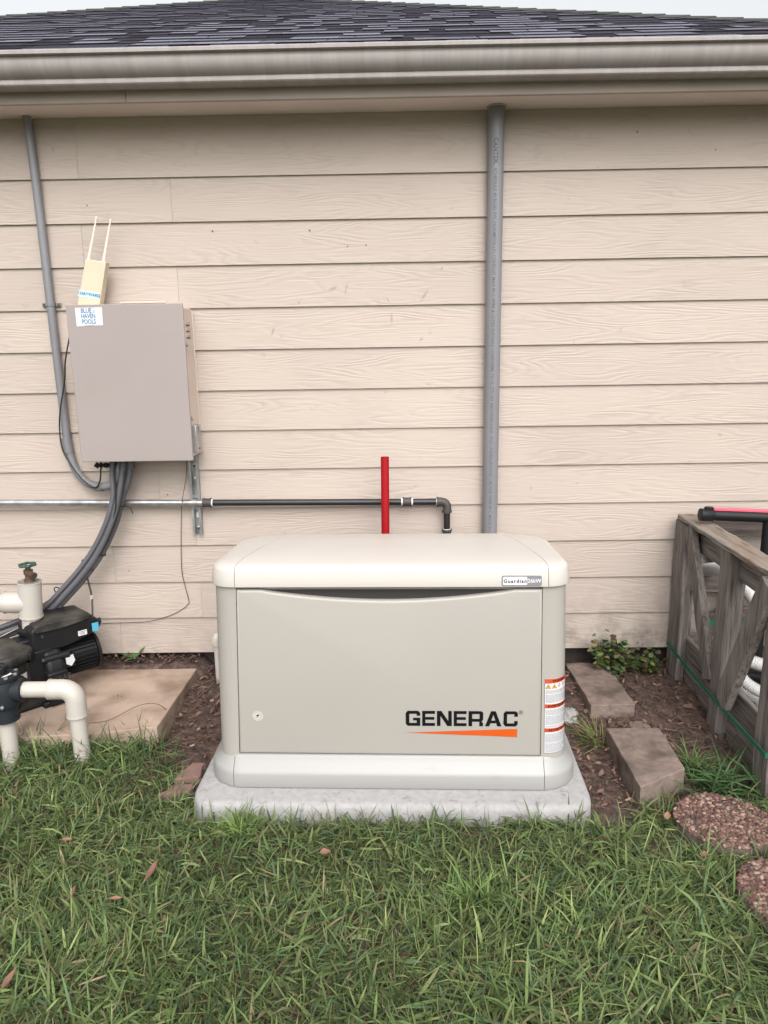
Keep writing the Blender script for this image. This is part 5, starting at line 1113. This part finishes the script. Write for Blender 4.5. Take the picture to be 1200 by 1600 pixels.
leaf_obj(PZ(945, 1310, .05), .040, .030, .4, 0, 'brown leaf on the thin grass near the pad corner and the blocks')
leaf_obj(PZ(1043, 1275, .04), .035, .022, 1.2, -.3, 'curled brown leaf at the rim of the whole pebble stone')
leaf_obj(PZ(1100, 1335, .05), .035, .020, .9, 0, 'orange leaf between the two pebble stones')

# weeds
def leafy(name, root, stems, nleaf, sz, label, cols, spread, hgt, rounded=True, seed=1):
    r = random.Random(seed); pl_ = empty(name, root, label, 'weed'); sb = BM(); V, F, C = [], [], []
    for s_ in range(stems):
        a = r.uniform(0, 6.28); d = r.uniform(.1, 1)*spread; h = hgt*r.uniform(.5, 1.05)*(1-.35*d/spread); tip = V3((math.cos(a)*d, math.sin(a)*d*.45-.01, h)); base = V3((r.uniform(-.3, .3)*spread*.6, r.uniform(-.02, .01), 0)); mid = base.lerp(tip, .5)+V3((0, 0, .02))
        path_ = smooth_path([base, mid, tip], 5); tube(sb, path_, .0012, 5)
        for q in range(nleaf):
            p = path_[min(len(path_)-1, int(len(path_)*r.uniform(.3, 1.0)))]+V3((r.uniform(-1, 1), r.uniform(-1, .6), r.uniform(-.6, .8)))*sz*1.1
            s2 = sz*r.uniform(.5, 1.15); az, tl, rl = r.uniform(0, 6.28), r.uniform(-.3, .9), r.uniform(-.6, .6); Mx = Euler((rl, tl-.5, az)).to_matrix(); cc = [c_*r.uniform(.6, 1.4) for c_ in r.choice(cols)]; k = len(V)
            shape = [(math.cos(t)*.5*(1+.10*math.cos(5*t)), math.sin(t)*.5*(1+.10*math.cos(5*t)), .10*math.cos(2*t)) for t in np.linspace(0, 2*math.pi, 11)[:-1]] if rounded else [(-.5, 0, 0), (-.2, -.16, .05), (.1, -.2, .05), (.5, 0, -.1), (.1, .2, .05), (-.2, .16, .05)]
            for v in shape: V.append(p+Mx @ (V3(v)*s2)); C.append(cc)
            F.append(list(range(k, k+len(shape))))
    obj('stems', sb, M['stickg'], pl_); obj('leaves', mesh_tinted('leaves', V, F, C, M['leafg']), None, pl_, kind='stuff')
M['stickg'] = mat('green_stem', (.09, .12, .045), .6)
leafy('creeping_weed', (P(958, 1025, -.09).x, -.09, .04), 34, 8, .031, 'leafy green weed sprouting at the wall behind the first brown block', [(.085, .12, .05), (.12, .16, .06), (.055, .085, .035), (.19, .21, .08)], .14, .26, seed=2)
leafy('creeping_weed', (P(1012, 1025, -.07).x, -.07, .03), 18, 8, .026, 'thin pale weed by the wall close to the crate post', [(.15, .17, .06), (.09, .12, .045)], .10, .17, seed=4)
leafy('creeping_weed', (P(960, 1062, -.17).x, -.17, .01), 14, 8, .022, 'low green clump spilling over the side of the first brown block', [(.06, .10, .035), (.09, .13, .045)], .07, .08, seed=6)
sprout = empty('weed_sprout', (P(212, 1012, -.03).x, -.03, SZ), 'young sprout with broad green leaves growing between slab and siding', 'weed')
for (az, tl, L, W) in ((2.9, -.30, .075, .030), (.6, -.9, .085, .020), (1.9, -.5, .055, .034), (-.4, -.15, .040, .022), (3.6, -.1, .05, .026)):
    b = BM(); rows = []
    for i in range(7):
        t = i/6; w_ = W*math.sin(math.pi*min(.97, max(.04, t)))*.5; rows.append([b.verts.new((L*t, -w_, .25*w_-.1*L*t*t)), b.verts.new((L*t, 0, -.1*L*t*t)), b.verts.new((L*t, w_, .25*w_-.1*L*t*t))])
    for i in range(6):
        for k in range(2): b.faces.new((rows[i][k], rows[i][k+1], rows[i+1][k+1], rows[i+1][k]))
    o = obj('leaf', b, mat('sprout_leaf', (.06, .13, .04), .5, .2, 30), sprout, smooth=60); o.location = (0, -.01, .035); o.rotation_euler = (0, tl, az)
# nails and small insects' marks on the boards
b = BM(); r = random.Random(9)
for px, py in ((1118, 234), (996, 206), (262, 773), (136, 321), (137, 341), (1005, 995), (332, 361), (572, 383), (571, 405), (543, 385), (484, 360), (202, 892)):
    q = P(px, py, -.012); lathe(b, [(0, 0), (.0035, 0), (.003, .0015), (0, .002)], seg=8, M=Matrix.Translation(q) @ Matrix.Rotation(R_(90), 4, 'X'))
keep(obj('nail_heads', b, M['screw'], wall, kind='stuff'), wall)
